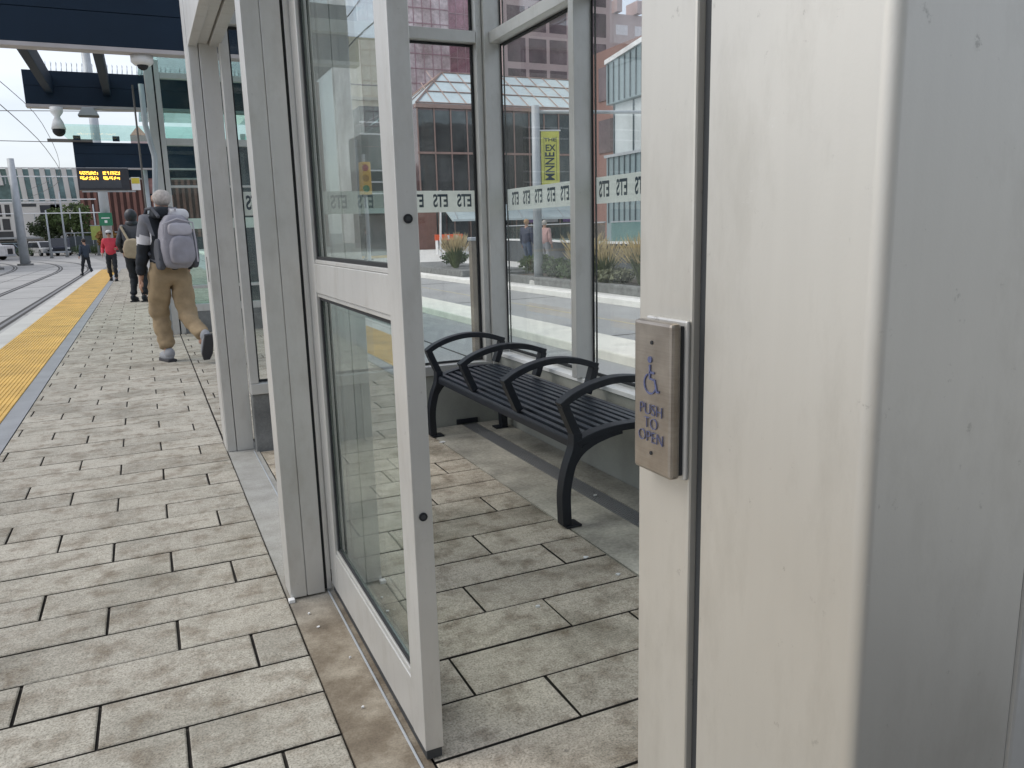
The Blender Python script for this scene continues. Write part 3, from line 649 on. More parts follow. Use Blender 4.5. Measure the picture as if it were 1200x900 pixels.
def person(label, loc, rz, hgt, feet, hands, cl, hair=None, group=None, lean=0, hood=False, longcoat=0, cap=None, toe=(0, 0), head_turn=0, detail=True):
    """feet/hands in metres for a 1.75 m figure facing +Y: [(x,y,z ankle) left, right]"""
    p = thing('person', label, 'person', loc, rz, group); k = hgt/1.75; p.scale = (k, k, k)
    dp_ = Vector((0, lean*.5, 0)); pel = (0, 0, .95); ch = (0, lean*.6, 1.33); nk = (0, lean*.85, 1.50); hd = (0, lean+.015, 1.63)
    hips = [(-.095, 0, .90), (.095, 0, .90)]; sho = [(-.185, ch[1], 1.41), (.185, ch[1], 1.41)]
    knees = [ik(hips[i], feet[i], .43, .42, (0, 1, 0)) for i in (0, 1)]
    elb = [ik(sho[i], hands[i], .29, .26, ((-.25, 0.25)[i]*1, -1, -.3)) for i in (0, 1)]
    # body: one continuous skinned surface, head to feet
    V = [pel, (0, lean*.3, 1.15), ch, nk, (0, lean*.95, 1.56), hd, (0, lean+.01, 1.71)]; E_ = [(0, 1), (1, 2), (2, 3), (3, 4), (4, 5), (5, 6)]; R_ = [(.14, .10), (.12, .09), (.15, .10), .055, .058, (.074, .092), (.055, .07)]
    for i in (0, 1):
        n = len(V); V += [hips[i], knees[i], feet[i], (feet[i][0]*1.05, feet[i][1]+.13, feet[i][2]-.05)]; E_ += [(0, n), (n, n+1), (n+1, n+2), (n+2, n+3)]; R_ += [.085, .055, .038, .035]
        n = len(V); V += [sho[i], elb[i], hands[i]]; E_ += [(2, n), (n, n+1), (n+1, n+2)]; R_ += [.055, .042, .026]
        hv = (Vector(hands[i])-Vector(elb[i])).normalized(); V.append(tuple(Vector(hands[i])+hv*.075)); E_.append((n+2, n+3)); R_.append((.032, .018))
    b = skin('body', V, E_, R_, M['skin'], p, 2 if detail else 1)
    # fingers and thumb, nose, ears: joined into the body mesh
    mb = MB()
    for i in (0, 1):
        hv = (Vector(hands[i])-Vector(elb[i])).normalized(); pal = Vector(hands[i])+hv*.085; sd_ = hv.cross(Vector((1, 0, 0))).normalized()
        for q in range(4):
            ln = (.062, .074, .070, .055)[q]; s0 = pal+sd_*(.024-.016*q); cur = Vector(((.35, -.35)[i], .0, 0))
            s1 = s0+(hv+cur*.2).normalized()*ln*.5; s2_ = s1+(hv+cur*1.4).normalized()*ln*.5; mb.tube([s0-hv*.02, s0, s1, s2_], [.0085, .0085, .0075, .006], 6)
        s0 = pal+sd_*.03-hv*.05; mb.tube([s0-hv*.01-sd_*.01, s0+sd_*.015+hv*.015, s0+sd_*.022+hv*.05], [.011, .010, .007], 6)
    hc = Vector((0, lean+.015, 1.635))
    mb.ell(tuple(hc+Vector((0, .098, -.01))), (.014, .022, .022), 8, 6)
    for sx in (-1, 1): mb.ell(tuple(hc+Vector((sx*.079, -.005, -.005))), (.012, .022, .033), 8, 6)
    o2 = len(b.data.vertices)
    import bmesh
    bm = bmesh.new(); bm.from_mesh(b.data); vs = [bm.verts.new(v) for v in mb.v]
    for f in mb.f: bm.faces.new([vs[i] for i in f])
    bm.normal_update(); bm.to_mesh(b.data); bm.free(); b.data.polygons.foreach_set('use_smooth', [True]*len(b.data.polygons))
    if detail:
        for sx in (-1, 1): mb = MB(); mb.ell(tuple(hc+Vector((sx*.032, .083, .01))), (.011, .009, .007), 8, 6); mb.build('eye', M['gasket'], p, smooth=True)
        mb = MB(); mb.ell(tuple(hc+Vector((0, .085, -.052))), (.022, .008, .006), 8, 5); mb.build('mouth', mat('lips', (.25, .10, .08), .6), p, smooth=True)
    # trousers
    V = [(0, 0, .94), (0, lean*.2, 1.10)]; E_ = [(0, 1)]; R_ = [(.165, .125), (.15, .12)]
    for i in (0, 1):
        n = len(V); ank = lerp(feet[i], knees[i], .06); V += [(hips[i][0], 0, .86), lerp(hips[i], knees[i], .5), knees[i], lerp(knees[i], feet[i], .5), ank]; E_ += [(0, n), (n, n+1), (n+1, n+2), (n+2, n+3), (n+3, n+4)]
        q = cl.get('baggy', 1); R_ += [.105*q, .092*q, .074*q, .066*q, .060*q]
    tr_ = skin('trousers', V, E_, R_, cl['trousers'], p, 2)
    # jacket
    def jm(c): return cl['jm'](c) if 'jm' in cl else 0
    V = [(0, 0, .87-longcoat), (0, lean*.3, 1.12), ch, (0, lean*.8, 1.475)]; E_ = [(0, 1), (1, 2), (2, 3)]; R_ = [(.20, .17), (.18, .15), (.185, .14), (.075, .075)]
    for i in (0, 1):
        n = len(V); wr = lerp(hands[i], elb[i], .08); V += [sho[i], lerp(sho[i], elb[i], .5), elb[i], lerp(elb[i], hands[i], .5), wr]; E_ += [(2, n), (n, n+1), (n+1, n+2), (n+2, n+3), (n+3, n+4)]; R_ += [.088, .076, .068, .058, .048]
    j = skin('jacket', V, E_, R_, cl['jacket'], p, 2, jm if 'jm' in cl else None)
    # wrinkle both garments
    for g_, am in ((j, .013), (tr_, .022)):
        for v in g_.data.vertices:
            c = v.co; nn = mnoise.noise(Vector((c.x*9, c.y*9, c.z*14)))+.5*mnoise.noise(Vector((c.x*22, c.y*22, c.z*30))); v.co = c+v.normal*nn*am
    if hair:
        mb = MB(); mb.ell(tuple(hc+(Vector((0, -.030, .000)) if hair.name == 'white_hair' else Vector((0, -.018, .030)))), (.088, .090, .082) if hair.name == 'white_hair' else (.089, .104, .096), 18, 12); hb = mb.build('hair', hair, p, smooth=True)
        for v in hb.data.vertices: v.co += v.normal*mnoise.noise(v.co*22)*.008
    if hood:
        mb = MB(); mb.ell(tuple(hc+Vector((0, -.03, .010))), (.115, .115, .135), 16, 12); mb.ell((0, lean*.9, 1.50), (.12, .11, .09), 16, 10); mb.build('hood', cl['jacket'][0] if isinstance(cl['jacket'], list) else cl['jacket'], p, smooth=True)
    if cap:
        mb = MB(); mb.ell(tuple(hc+Vector((0, -.01, .055))), (.092, .108, .072), 16, 10); mb.build('hat', cap, p, smooth=True)
    for i in (0, 1):
        f = feet[i]; rx = Matrix.Rotation(toe[i], 3, 'X'); mb = MB()
        mb.ell((0, .055, -.035), (.050, .150, .050), 16, 10, 0); mb.ell((0, -.03, .0), (.048, .07, .06), 14, 8, 0)
        v2 = []
        for v in mb.v:
            v = Vector(v); v.z = max(v.z, -.068); v2.append(tuple(rx @ v+Vector(f)))
        mb.v = v2; so = MB(); pts = [(-.045, -.09), (.045, -.09), (.05, .0), (.055, .13), (.03, .20), (-.03, .20), (-.055, .13), (-.05, .0)]
        so.prism(pts, -.085, -.060, 'z'); so.v = [tuple(rx @ Vector(v)+Vector(f)) for v in so.v]
        shoe = mb.build('shoe', cl['shoe'], p, smooth=True); so.build('sole', cl.get('sole', M['gasket']), shoe, .004)
    return p, j
kh = mat('khaki_cotton', (.30, .225, .135), .9, 0, .2, 9, .2, 150, obj=True); blk = mat('black_cloth', (.014, .018, .024), .85, 0, .25, 9, obj=True); gry = mat('grey_cloth', (.16, .165, .185), .9, 0, .12, 9, obj=True)
wht = mat('white_cloth', (.58, .58, .60), .9, 0, .05, 9, obj=True); hairw = mat('white_hair', (.46, .42, .39), .9, 0, .2, 40, .3, 200, obj=True); dkh = mat('dark_hair', (.03, .022, .018), .8)
def manjm(c):
    if abs(c.x) > .155+.0 and c.z > 1.02:
        if c.z > 1.27: return 1
        if c.z > 1.19: return 2
    return 0
GX, GY = .23, 9.25
man, _ = person('white haired man walking away in khaki trousers and a black, grey and white jacket', (GX, GY, 0), math.radians(20), 1.85,
       [(-.07, .06, .085), (.12, -.42, .25)], [(-.24, .10, .87), (.24, .12, .90)],
       dict(trousers=kh, jacket=[blk, gry, wht], jm=manjm, shoe=mat('grey_suede', (.25, .26, .28), .8), baggy=1.32, sole=mat('dark_sole', (.04, .04, .045), .8)), hair=hairw, toe=(0, -1.15), longcoat=.03)
# the white hood fold over his pack
# backpack
bpk = thing('backpack', 'light grey backpack with a front pocket worn by the man walking away', 'backpack', (GX-.02, GY-.01, .03), math.radians(20)); bpk.scale = (1.057,)*3
bg_ = mat('grey_nylon', (.27, .265, .30), .7, 0, .12, 10, .2, 200, obj=True); bgd = mat('dark_grey_nylon', (.075, .08, .095), .8, 0, .1, 10, obj=True); bgl = mat('pale_nylon', (.42, .41, .45), .7, 0, .08, 10, obj=True)
def puff(name, c, d, m, par, bulge=.12, tilt=0):
    import bmesh
    bm = bmesh.new(); bmesh.ops.create_cube(bm, size=1); bmesh.ops.subdivide_edges(bm, edges=bm.edges[:], cuts=9, use_grid_fill=True)
    for v in bm.verts:
        q = v.co*2; n4 = (abs(q.x)**4+abs(q.y)**4+abs(q.z)**4)**.25 or 1; q = q/n4*max(abs(q.x), abs(q.y), abs(q.z))
        f = 1-bulge*max(0, q.z)*1.2; v.co = Vector((q.x*d[0]/2*f, q.y*d[1]/2*f, q.z*d[2]/2)); v.co += v.co.normalized()*mnoise.noise(v.co*16)*.010
        v.co = Matrix.Rotation(tilt, 3, 'X') @ v.co+Vector(c)
    me = bpy.data.meshes.new(name); bm.to_mesh(me); bm.free(); me.materials.append(m); me.polygons.foreach_set('use_smooth', [True]*len(me.polygons))
    o = bpy.data.objects.new(name, me); COL.objects.link(o); o.parent = par; return o
puff('main_compartment', (.03, -.225, 1.18), (.31, .20, .52), bg_, bpk, .18, .06)
puff('side_panel', (-.118, -.17, 1.06), (.07, .14, .30), bgd, bpk, .1); puff('side_panel', (.20, -.19, 1.10), (.08, .17, .36), bgd, bpk, .1)
puff('front_pocket', (.045, -.325, 1.10), (.24, .10, .27), bg_, bpk, .1, .05); puff('front_pocket', (.045, -.305, 1.30), (.24, .09, .12), bgl, bpk, .1, .1)
mb = MB(); mb.tube([(-.13, -.335, 1.20), (-.12, -.335, 1.35), (.02, -.33, 1.40), (.17, -.33, 1.36), (.18, -.335, 1.2), (.18, -.345, .98)], .008, 6); mb.build('piping', bgl, bpk)
for sx in (-1, 1):
    mb = MB(); mb.ribbon([(-.235, 1.02), (-.14, .99), (.0, 1.02)], .012, sx*.14-.012, sx*.14+.012, 'x'); mb.tube([(sx*.10, -.20, 1.42), (sx*.115, -.10, 1.505), (sx*.125, .02, 1.50), (sx*.14, .13, 1.36), (sx*.15, .10, 1.15), (sx*.15, -.03, 1.05)], .017, 8); mb.build('shoulder_strap', bgd, bpk)
mb = MB(); mb.tube([(.0, -.20, 1.44), (.0, -.22, 1.50), (.06, -.22, 1.50), (.06, -.20, 1.44)], .010, 6); mb.build('handle', bgl, bpk)
puff('hood_fold', (.09, -.12, 1.475), (.20, .20, .11), wht, _, .1)
puff('hood_fold', (-.02, -.09, 1.49), (.26, .17, .12), blk, _, .1)

hm, hj = person('person in a black padded jacket and hood waiting beyond the man with the backpack', (-.17, 18.6, 0), math.radians(-20), 1.90,
       [(-.11, .02, .085), (.12, -.04, .085)], [(-.26, .16, .95), (.20, .26, 1.12)], dict(trousers=blk, jacket=mat('black_puffer', (.022, .025, .032), .45, 0, .3, 12, .3, 20), shoe=blk, baggy=1.08), hair=dkh, lean=.06, hood=True)
bagm = mat('tan_canvas', (.34, .28, .20), .9, 0, .12, 9)
sb_ = thing('shoulder_bag', 'tan canvas shoulder bag slung across the back of the person in black', 'bag', (-.17, 18.6, 0), math.radians(-20))
puff('bag', (.10, -.26, 1.12), (.42, .15, .40), bagm, sb_, .25, .15); mb = MB(); mb.tube([(.22, -.2, 1.0), (.0, -.24, 1.3), (-.16, -.12, 1.56), (-.18, .05, 1.55), (-.1, .17, 1.4)], .025, 6); mb.build('strap', bagm, sb_)
redj = mat('red_jacket', (.56, .045, .075), .7, 0, .15, 9)
person('small person in a bright red jacket and white hat walking along the yellow strip', (-.93, 28.6, 0), math.radians(175), 1.60, [(-.10, .16, .085), (.10, -.14, .10)], [(-.20, .24, 1.12), (.26, .10, .95)],
       dict(trousers=blk, jacket=redj, shoe=blk), hair=dkh, cap=wht, longcoat=.02)
person('person in a dark blue coat stepping off the far end of the platform', (-2.35, 40.5, G), math.radians(30), 1.62, [(-.12, .28, .085), (.12, -.26, .12)], [(-.24, .12, .92), (.2, .26, 1.05)],
       dict(trousers=blk, jacket=mat('dark_blue_coat', (.03, .045, .07), .8), shoe=blk), hair=dkh, longcoat=.08)
person('pedestrian in a navy top behind the planter, left of the banner pole', (12.2, 25.2, G+.12), math.radians(-60), 1.75, [(-.1, .1, .085), (.1, -.1, .085)], [(-.26, .1, .88), (.26, .05, .88)],
       dict(trousers=mat('jeans', (.08, .11, .17), .9), jacket=mat('navy_top', (.04, .05, .09), .9), shoe=blk), hair=mat('blond_hair', (.45, .28, .15), .8), detail=False)
person('pedestrian in a pale pink top behind the planter, beside the banner pole', (12.75, 24.9, G+.12), math.radians(-60), 1.70, [(-.1, .05, .085), (.1, -.1, .085)], [(-.26, .1, .88), (.26, .05, .88)],
       dict(trousers=mat('pale_trousers', (.35, .36, .38), .9), jacket=mat('pink_top', (.55, .36, .34), .9), shoe=wht), hair=mat('grey_hair', (.5, .47, .43), .8), detail=False)

# ------------------------------------------------------------------ buildings
def windows(par, x0, x1, z0, z1, nx, nz, y, fx, fz, m, name='window', face='y-', depth=.12, inset=.0):
    """nx*nz window meshes sharing one mesh datablock; each sits 3 mm proud of the wall"""
    wx, wz = (x1-x0)/nx, (z1-z0)/nz; first = None
    for i in range(nx):
        for j in range(nz):
            if first is None:
                mb = MB(); a, b_ = wx*fx/2, wz*fz/2
                if face == 'y-': mb.box(-a, a, -.02, depth, -b_, b_)
                else: mb.box(-.02, depth, -a, a, -b_, b_)
                o = first = mb.build(name, m, par)
            else: o = first.copy(); COL.objects.link(o)
            c = (x0+(i+.5)*wx, z0+(j+.5)*wz); o.location = (c[0], y, c[1]) if face == 'y-' else (y, c[0], c[1])
def mirror_glass(name, c, r=.12, met=.75):
    m, t, b = base_nt(name); n = noise(t, pos(t), .25, 5); n2 = noise(t, pos(t), 2.2, 4)
    col = ramp(t, n, [(.35, tuple(x*.55 for x in c)), (.65, tuple(min(1, x*1.35) for x in c))]); col = mixc(t, 1.0, col, ramp(t, n2, [(.3, (.75, .75, .75)), (.7, (1.1, 1.1, 1.1))]), 'MULTIPLY'); t.links.new(col, b.inputs['Base Color'])
    b.inputs['Metallic'].default_value = met; b.inputs['Roughness'].default_value = r; bump(t, b, n, .08, .3); return m
bronze = mat('bronze_mullion', (.33, .23, .20), .5, .3); smoke = mirror_glass('smoked_glass', (.085, .10, .105), .05, .45); skyg = mat('pale_skylight', (.55, .66, .68), .25, .1, .08, .8)
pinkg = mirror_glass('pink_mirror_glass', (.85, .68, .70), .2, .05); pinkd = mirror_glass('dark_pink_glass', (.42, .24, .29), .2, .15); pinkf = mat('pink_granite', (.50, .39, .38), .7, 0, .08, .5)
brown_w = mirror_glass('brown_glass', (.14, .095, .10), .1, .4)
# mall with the faceted skylight roof
ml = thing('glass_mall', 'low smoked glass mall with bronze mullions under a pale sloping skylight', 'building', (28, 60, G))
X0, X1 = 20.0-28, 37.2-28
B('wall', (X0, X1+6, 0, 22, 0, 10.75), brown_w, ml)
for i in range(14):
    B('window', (X0+i*1.35+.06, X0+(i+1)*1.35-.06, -.05, -.01, 3.4, 7.35), smoke, ml); B('window', (X0+i*1.35+.06, X0+(i+1)*1.35-.06, -.05, -.01, 7.55, 10.6), smoke, ml)
mb = MB()
for i in range(15): mb.box(X0+i*1.35-.05, X0+i*1.35+.05, -.12, -.055, 0, 10.74)
mb.box(X0-.1, X1+6, -.14, -.057, 7.37, 7.53); mb.box(X0-.15, X1+6, -.3, .2, 10.755, 11.05); mb.build('mullion_grid', bronze, ml)
# skylight: hipped glazed slope with bronze bars
mb = MB(); e0, rz0, rz1 = 4.35, 11.06, 14.55
mb.poly([(X0-.1, -.25, rz0), (X1+6, -.25, rz0), (X1+6, 6, rz1), (X0+e0, 6, rz1), (X0-.1, 14, rz0)], [(0, 1, 2, 3), (0, 3, 4)]); mb.build('skylight', skyg, ml)
mb = MB()
def slope(u, s): return Vector((u, -.25+6.25*s, rz0+(rz1-rz0)*s+.05))
for i in range(1, 15): mb.tube([slope(X0+i*1.35, 0), slope(X0+i*1.35+.3, 1 if i > 1 else .6)], .045, 4)
for s_ in (.01, .35, .68, .99): mb.tube([slope(X0+e0*s_, s_), slope(X1+6, s_)], .05, 4)
mb.tube([(X0-.1, -.25, rz0+.05), (X0+e0, 6, rz1+.05)], .09, 4)
for s_ in (.25, .5, .75): mb.tube([(X0-.1, -.25+14.25*s_, rz0+.05), (X0+e0*1.0, 6, rz1+.05)], .05, 4)
mb.build('skylight_bars', bronze, ml)
# entrance canopy: low pale glazed slope
mb = MB(); mb.poly([(X0+1.2, -3.6, 2.35), (X1-.3, -3.6, 2.35), (X1-.3, -.3, 3.5), (X0+1.6, -.3, 3.5), (X0+1.2, -3.6, 2.2), (X1-.3, -3.6, 2.2), (X1-.3, -.3, 3.35), (X0+1.6, -.3, 3.35)], [(0, 1, 2, 3), (4, 7, 6, 5), (0, 4, 5, 1), (1, 5, 6, 2), (3, 7, 4, 0)]); mb.build('entrance_canopy', skyg, ml)
mb = MB()
for i in range(9): mb.tube([(X0+1.6+i*1.8, -3.6, 2.38), (X0+2.4+i*1.8, -.3, 3.55)], .04, 4)
mb.build('canopy_bars', M['galv'], ml)
for i in range(9): B('storefront', (X0+.2+i*1.9, X0+1.95+i*1.9, -.09, -.055, .1, 3.2), mat('storefront_%s' % 'glass', (.035, .05, .06), .15, 0, .5, .8), ml)
for i in range(4): B('lit_sign', (X0+9+i*1.7, X0+10.2+i*1.7, -.2, -.15, 2.0, 2.25), [mat('sign_violet', (.25, .12, .45), .5), mat('sign_pale', (.7, .7, .75), .5)][i % 2], ml)
B('brick_pier', (X0-.5, X0+1.0, -.6, -.15, 0, 3.3), mat('red_brick', (.20, .10, .08), .8), ml)
# banded brown tower with pink granite frames
bt = thing('office_tower', 'brown glass office tower framed in pink granite, behind the mall skylight', 'building', (50, 90, G))
B('wall', (-9, 6, 0, 4, 0, 40), pinkf, bt); windows(bt, -8.6, 5.4, 13.6, 38.2, 5, 7, 0, .84, .78, brown_w)
B('red_band', (-9.05, 6.05, -.3, -.02, 12.4, 13.5), mat('terracotta', (.38, .17, .14), .7), bt)
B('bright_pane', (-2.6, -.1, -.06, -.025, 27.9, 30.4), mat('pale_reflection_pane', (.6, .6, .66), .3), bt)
# pink mirror tower, left
pk = thing('mirror_tower', 'tall tower of pink mirror glass rising behind the skylight corner', 'building', (40.7, 112, G))
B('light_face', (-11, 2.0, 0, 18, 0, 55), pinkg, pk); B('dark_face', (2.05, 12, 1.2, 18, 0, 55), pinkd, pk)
mb = MB()
for i in range(11): mb.box(-11+i*1.3-.05, -11+i*1.3+.05, -.07, -.01, 0, 55)
for i in range(6): mb.box(2.3+i*1.3-.05, 2.3+i*1.3+.05, 1.13, 1.19, 0, 55)
for i in range(28): mb.box(-11, 2, -.075, -.012, i*2-.06, i*2+.06); mb.box(2.05, 12, 1.12, 1.185, i*2-.06, i*2+.06)
mb.build('mullion_grid', mat('pink_mullion', (.46, .30, .34), .5), pk)
# stepped pink granite block to the right
st = thing('stepped_tower', 'pinkish stepped office block with notched parapets behind the grey metal pavilion', 'building', (65, 97, G))
B('wall', (-8, 14, 0, 14, 0, 29.5), pinkf, st)
for i in range(6): B('parapet', (-7.5+i*3.2, -6.7+i*3.2, -.8, 2, 29.6, 31.2), pinkf, st)
windows(st, -7.6, 13.6, 14, 29, 7, 5, 0, .62, .42, mat('pale_window', (.70, .66, .68), .3), 'window')
rdb = thing('brick_block', 'terracotta red block behind the grey metal pavilion', 'building', (33.5, 40, G))
B('wall', (-7.5, 6, -9, 4.5, 0, 11.75), mat('terracotta_wall', (.24, .135, .115), .8, 0, .1, .4), rdb)
B('window', (-7.56, -7.502, 1.2, 3.2, 8.9, 10.8), brown_w, rdb); B('window', (-7.56, -7.502, 1.2, 3.2, 5.9, 7.8), brown_w, rdb)
# grey metal pavilion, a long face running away from the viewer
zn = mat('zinc_cladding', (.26, .33, .35), .5, .2, .08, .8); znd = mat('dark_seam', (.10, .13, .145), .6)
pv = thing('metal_pavilion', 'grey ribbed metal pavilion with a band of white glass, right of the skylight', 'building', (20.05, 0, G))
mb = MB(); mb.prism([(32.7, 7.0), (14, 7.35), (14, 11.1), (32.7, 8.75)], 0, 12, 'x'); mb.build('upper_box', zn, pv)
mb = MB(); mb.prism([(32.75, 8.76), (13.9, 11.11), (13.9, 11.35), (32.75, 8.95)], -.08, 12.1, 'x'); mb.build('roof_edge', M['white_cap'], pv)
mb = MB()
for i in range(42):
    y = 32.5-i*.45; mb.box(-.05, -.003, y-.025, y+.025, 7.05+(32.7-y)*.018, 8.70+(32.7-y)*.125)
    mb.box(-.05, -.003, y-.025, y+.025, 1.7, 4.66)
mb.build('seams', znd, pv)
B('base_box', (0, 12, 14, 32.7, 0, 4.70), zn, pv)
mb = MB(); mb.box(.25, 11.5, 14.2, 32.5, 4.705, 7.0); mb.build('glass_band', mat('white_glass_band', (.62, .68, .70), .12, .1, .16, .5), pv)
mb = MB()
for i in range(12): y = 32.4-i*1.6; mb.box(.2, .245, y-.03, y+.03, 4.706, 6.99)
mb.build('mullions', znd, pv)
B('sill', (-.08, 0, 14, 32.8, 4.66, 4.78), M['galv'], pv)

# dark enclosure wall with the white cap and glass balustrade
we = thing('enclosure_wall', 'dark grey plaza wall with a white coping and glass balustrade behind the planter', 'wall', (11.5, 20, G+.12))
dk = mat('dark_render', (.065, .075, .085), .7, 0, .3, 3, fine=.2)
def wall_run(p, q, h):
    a, b_ = Vector((*p, 0)), Vector((*q, 0)); d = (b_-a).normalized(); n = Vector((-d.y, d.x, 0))
    for (t0, t1, z0, z1, m, nm) in ((-.1, .1, 0, h, dk, 'wall'), (-.14, .14, h+.001, h+.07, M['white_cap'], 'coping'), (-.01, .01, h+.072, h+.62, M['glass_green'], 'balustrade'), (-.025, .025, h+.621, h+.66, M['galv'], 'handrail')):
        mb = MB(); c = [a+n*t0, b_+n*t0, b_+n*t1, a+n*t1]; mb.poly([(v.x, v.y, z0) for v in c]+[(v.x, v.y, z1) for v in c], [(0, 3, 2, 1), (4, 5, 6, 7), (0, 1, 5, 4), (1, 2, 6, 5), (2, 3, 7, 6), (3, 0, 4, 7)]); mb.build(nm, m, we)
wall_run((1.3, -9), (1.3, .6), .92); wall_run((1.16, .75), (3.4, 11.5), .92); wall_run((3.5, 11.6), (3.9, 17), .92)
lp = thing('plaza_post', 'slim grey post rising behind the dark plaza wall near the button plate', 'post', (15.2, 21.8, G+.12)); mb = MB(); mb.tube([(0, 0, 0), (0, 0, 2.7)], .09, 10); mb.build('shaft', M['galv'], lp, smooth=True); B('base', (-.4, .4, -.3, .3, .9, 1.0), M['white_cap'], lp, .01)

# banner pole
bp_ = thing('banner_pole', 'round pale street pole carrying a yellow banner and a mast arm', 'pole', (9.3, 18.55, G+.12))
mb = MB(); mb.tube([(0, 0, 0), (0, 0, 4.45)], [.12, .10], 16); mb.build('shaft', M['galv'], bp_, smooth=True)
mb = MB(); mb.tube([(0, 0, 4.3), (4.5, -.6, 4.36)], [.05, .035], 10); mb.build('mast_arm', M['galv'], bp_, smooth=True)
mb = MB(); mb.tube([(0, 0, 0), (0, 0, .10), (0, 0, .16)], [.26, .24, .14], 14); mb.build('footing', M['concrete'], bp_)
bn2 = thing('street_banner', 'yellow vertical banner printed with big dark sideways letters on the street pole', 'banner', (9.3, 18.55, G+.12))
bym = mat('banner_yellow', (.66, .66, .16), .7, 0, .08, 6)
rot = math.radians(-14)
bn2.rotation_euler = (0, 0, rot)
B('cloth', (.13, .60, -.006, .006, 2.50, 3.83), bym, bn2); 
mb = MB(); mb.tube([(.1, 0, 3.85), (.64, 0, 3.85)], .018, 8); mb.tube([(.1, 0, 2.48), (.64, 0, 2.48)], .018, 8); mb.build('rod', M['white_cap'], bn2)
mb = MB(); mb.box(.20, .208, -.011, -.0075, 2.62, 3.70); mb.box(.522, .53, -.011, -.0075, 2.62, 3.70); mb.build('border', M['ets_ink'], bn2)
text_mesh('lettering', [('THE', .15, (.365, -.009, 3.62), (1.15, 0, 0), (0, 0, .8), 'CENTER'), ('EX', .20, (.365, -.009, 3.42), (1.1, 0, 0), (0, 0, 1.1), 'CENTER'), ('MNNE', .40, (.365, -.009, 2.97), (0, 0, .62), (-.85, 0, 0), 'CENTER')], M['ets_ink'], bn2, .02)

# planter with ornamental grass
pl = thing('planter', 'low grey concrete planter with shrubs and golden grass beside the street', 'planter', (10.2, 17, G+.12))
mb = MB(); mb.box(-1.1, -.85, -4, 4.5, 0, .20); mb.box(.85, 1.1, -4, 4.5, 0, .20); mb.box(-.849, .849, -4, -3.8, 0, .20); mb.box(-.849, .849, 4.3, 4.5, 0, .2); mb.build('kerb', M['concrete_dk'], pl, .01)
B('soil', (-.85, .85, -3.8, 4.3, 0, .12), mat('mulch', (.06, .045, .03), .95, 0, .3, 8), pl)
pl2 = thing('planter', 'farther grey concrete planter, seen through the end wall of the shelter', 'planter', (10.0, 27, G+.12))
mb = MB(); mb.box(-1.1, 1.1, -4, 4, 0, .20); mb.build('kerb', M['concrete_dk'], pl2, .01)
gm1 = mat('grass_blade_green', (.10, .13, .045), .8, 0, .3, 8); gm2 = mat('grass_plume_gold', (.52, .42, .24), .85, 0, .2, 8); gm3 = mat('shrub_leaf', (.07, .11, .04), .8, 0, .4, 10)
def grass_clump(label, loc, h, r, n, gold=.5, sd=1):
    rn = random.Random(sd); g = thing('ornamental_grass', label, 'plant', loc, 0, None)
    a_, b_ = MB(), MB()
    for i in range(n):
        th = rn.random()*2*PI; tl = rn.random()**.7*r; hh = h*(.6+.4*rn.random()); c, s_ = math.cos(th), math.sin(th); bw = .008+.006*rn.random()
        P = [Vector((c*tl*.2, s_*tl*.2, 0)), Vector((c*tl*.55, s_*tl*.55, hh*.55)), Vector((c*tl, s_*tl, hh*(.85 if rn.random() < .5 else 1)))]
        side = Vector((-s_, c, 0))*bw
        a_.poly([P[0]-side, P[0]+side, P[1]+side*.8, P[2], P[1]-side*.8], [(0, 1, 2, 3, 4)])
        if rn.random() < gold:
            d = (P[2]-P[1]).normalized(); e = P[2]; b_.tube([e-d*.02, e+d*.08, e+d*.24], [.004, .011, .002], 4)
    a_.build('blades', gm1, g)
    if gold: b_.build('plumes', gm2, g)
    return g
def shrub(label, loc, r, h, n, m=None, sd=2, name='shrub', cat='plant'):
    rn = random.Random(sd); g = thing(name, label, cat, loc); mb = MB()
    for i in range(int(n*1.8)):
        v = Vector((rn.gauss(0, 1), rn.gauss(0, 1), rn.gauss(0, 1))).normalized()*(rn.random()**.4)*rn.uniform(.75, 1.15); c = Vector((v.x*r, v.y*r, h*.55+v.z*h*.45)); l = .025+.04*rn.random()
        u = Vector((rn.gauss(0, 1), rn.gauss(0, 1), rn.gauss(0, 1))).normalized(); w_ = u.cross(Vector((rn.gauss(0, 1), rn.gauss(0, 1), rn.gauss(0, 1)))).normalized()
        mb.poly([c-u*l, c+w_*l*.5, c+u*l, c-w_*l*.5], [(0, 1, 2, 3)])
    mb.build('foliage', m or gm3, g); mb = MB()
    for k in range(4): mb.tube([(0, 0, 0), (rn.uniform(-r, r)*.5, rn.uniform(-r, r)*.5, h*.7)], [.02, .006], 5)
    mb.build('stem', mat('twig', (.07, .05, .035), .9), g); return g
PZ = G+.12+.12
grass_clump('tall golden grass clump right of the banner pole', (9.75, 16.9, PZ), 1.02, .50, 420, .75, 3)
grass_clump('golden grass clump spreading just left of the second window mullion', (9.70, 15.9, PZ), 0.85, .55, 360, .5, 4)
grass_clump('golden grass clump seen just right of the second window mullion', (9.9, 14.6, PZ), 0.98, .55, 380, .7, 5)
grass_clump('leaning feathery grass clump nearest the concrete bench', (10.1, 13.9, PZ), .82, .6, 260, .5, 6)
grass_clump('golden tipped grass clump seen through the end wall glass', (9.3, 24.6, PZ+.1), .95, .42, 420, .7, 7)
grass_clump('shorter grass clump beside the far planter corner', (9.6, 25.6, PZ+.1), .8, .4, 260, .1, 8)
shrub('low dark green shrub at the foot of the banner pole', (9.75, 18.3, PZ), .45, .55, 900, None, 9)
shrub('low shrub at the left end of the near planter', (9.8, 19.6, PZ), .5, .65, 900, None, 10)
shrub('broad low shrub under the golden grass', (9.75, 17.3, PZ), .5, .45, 900, None, 11)
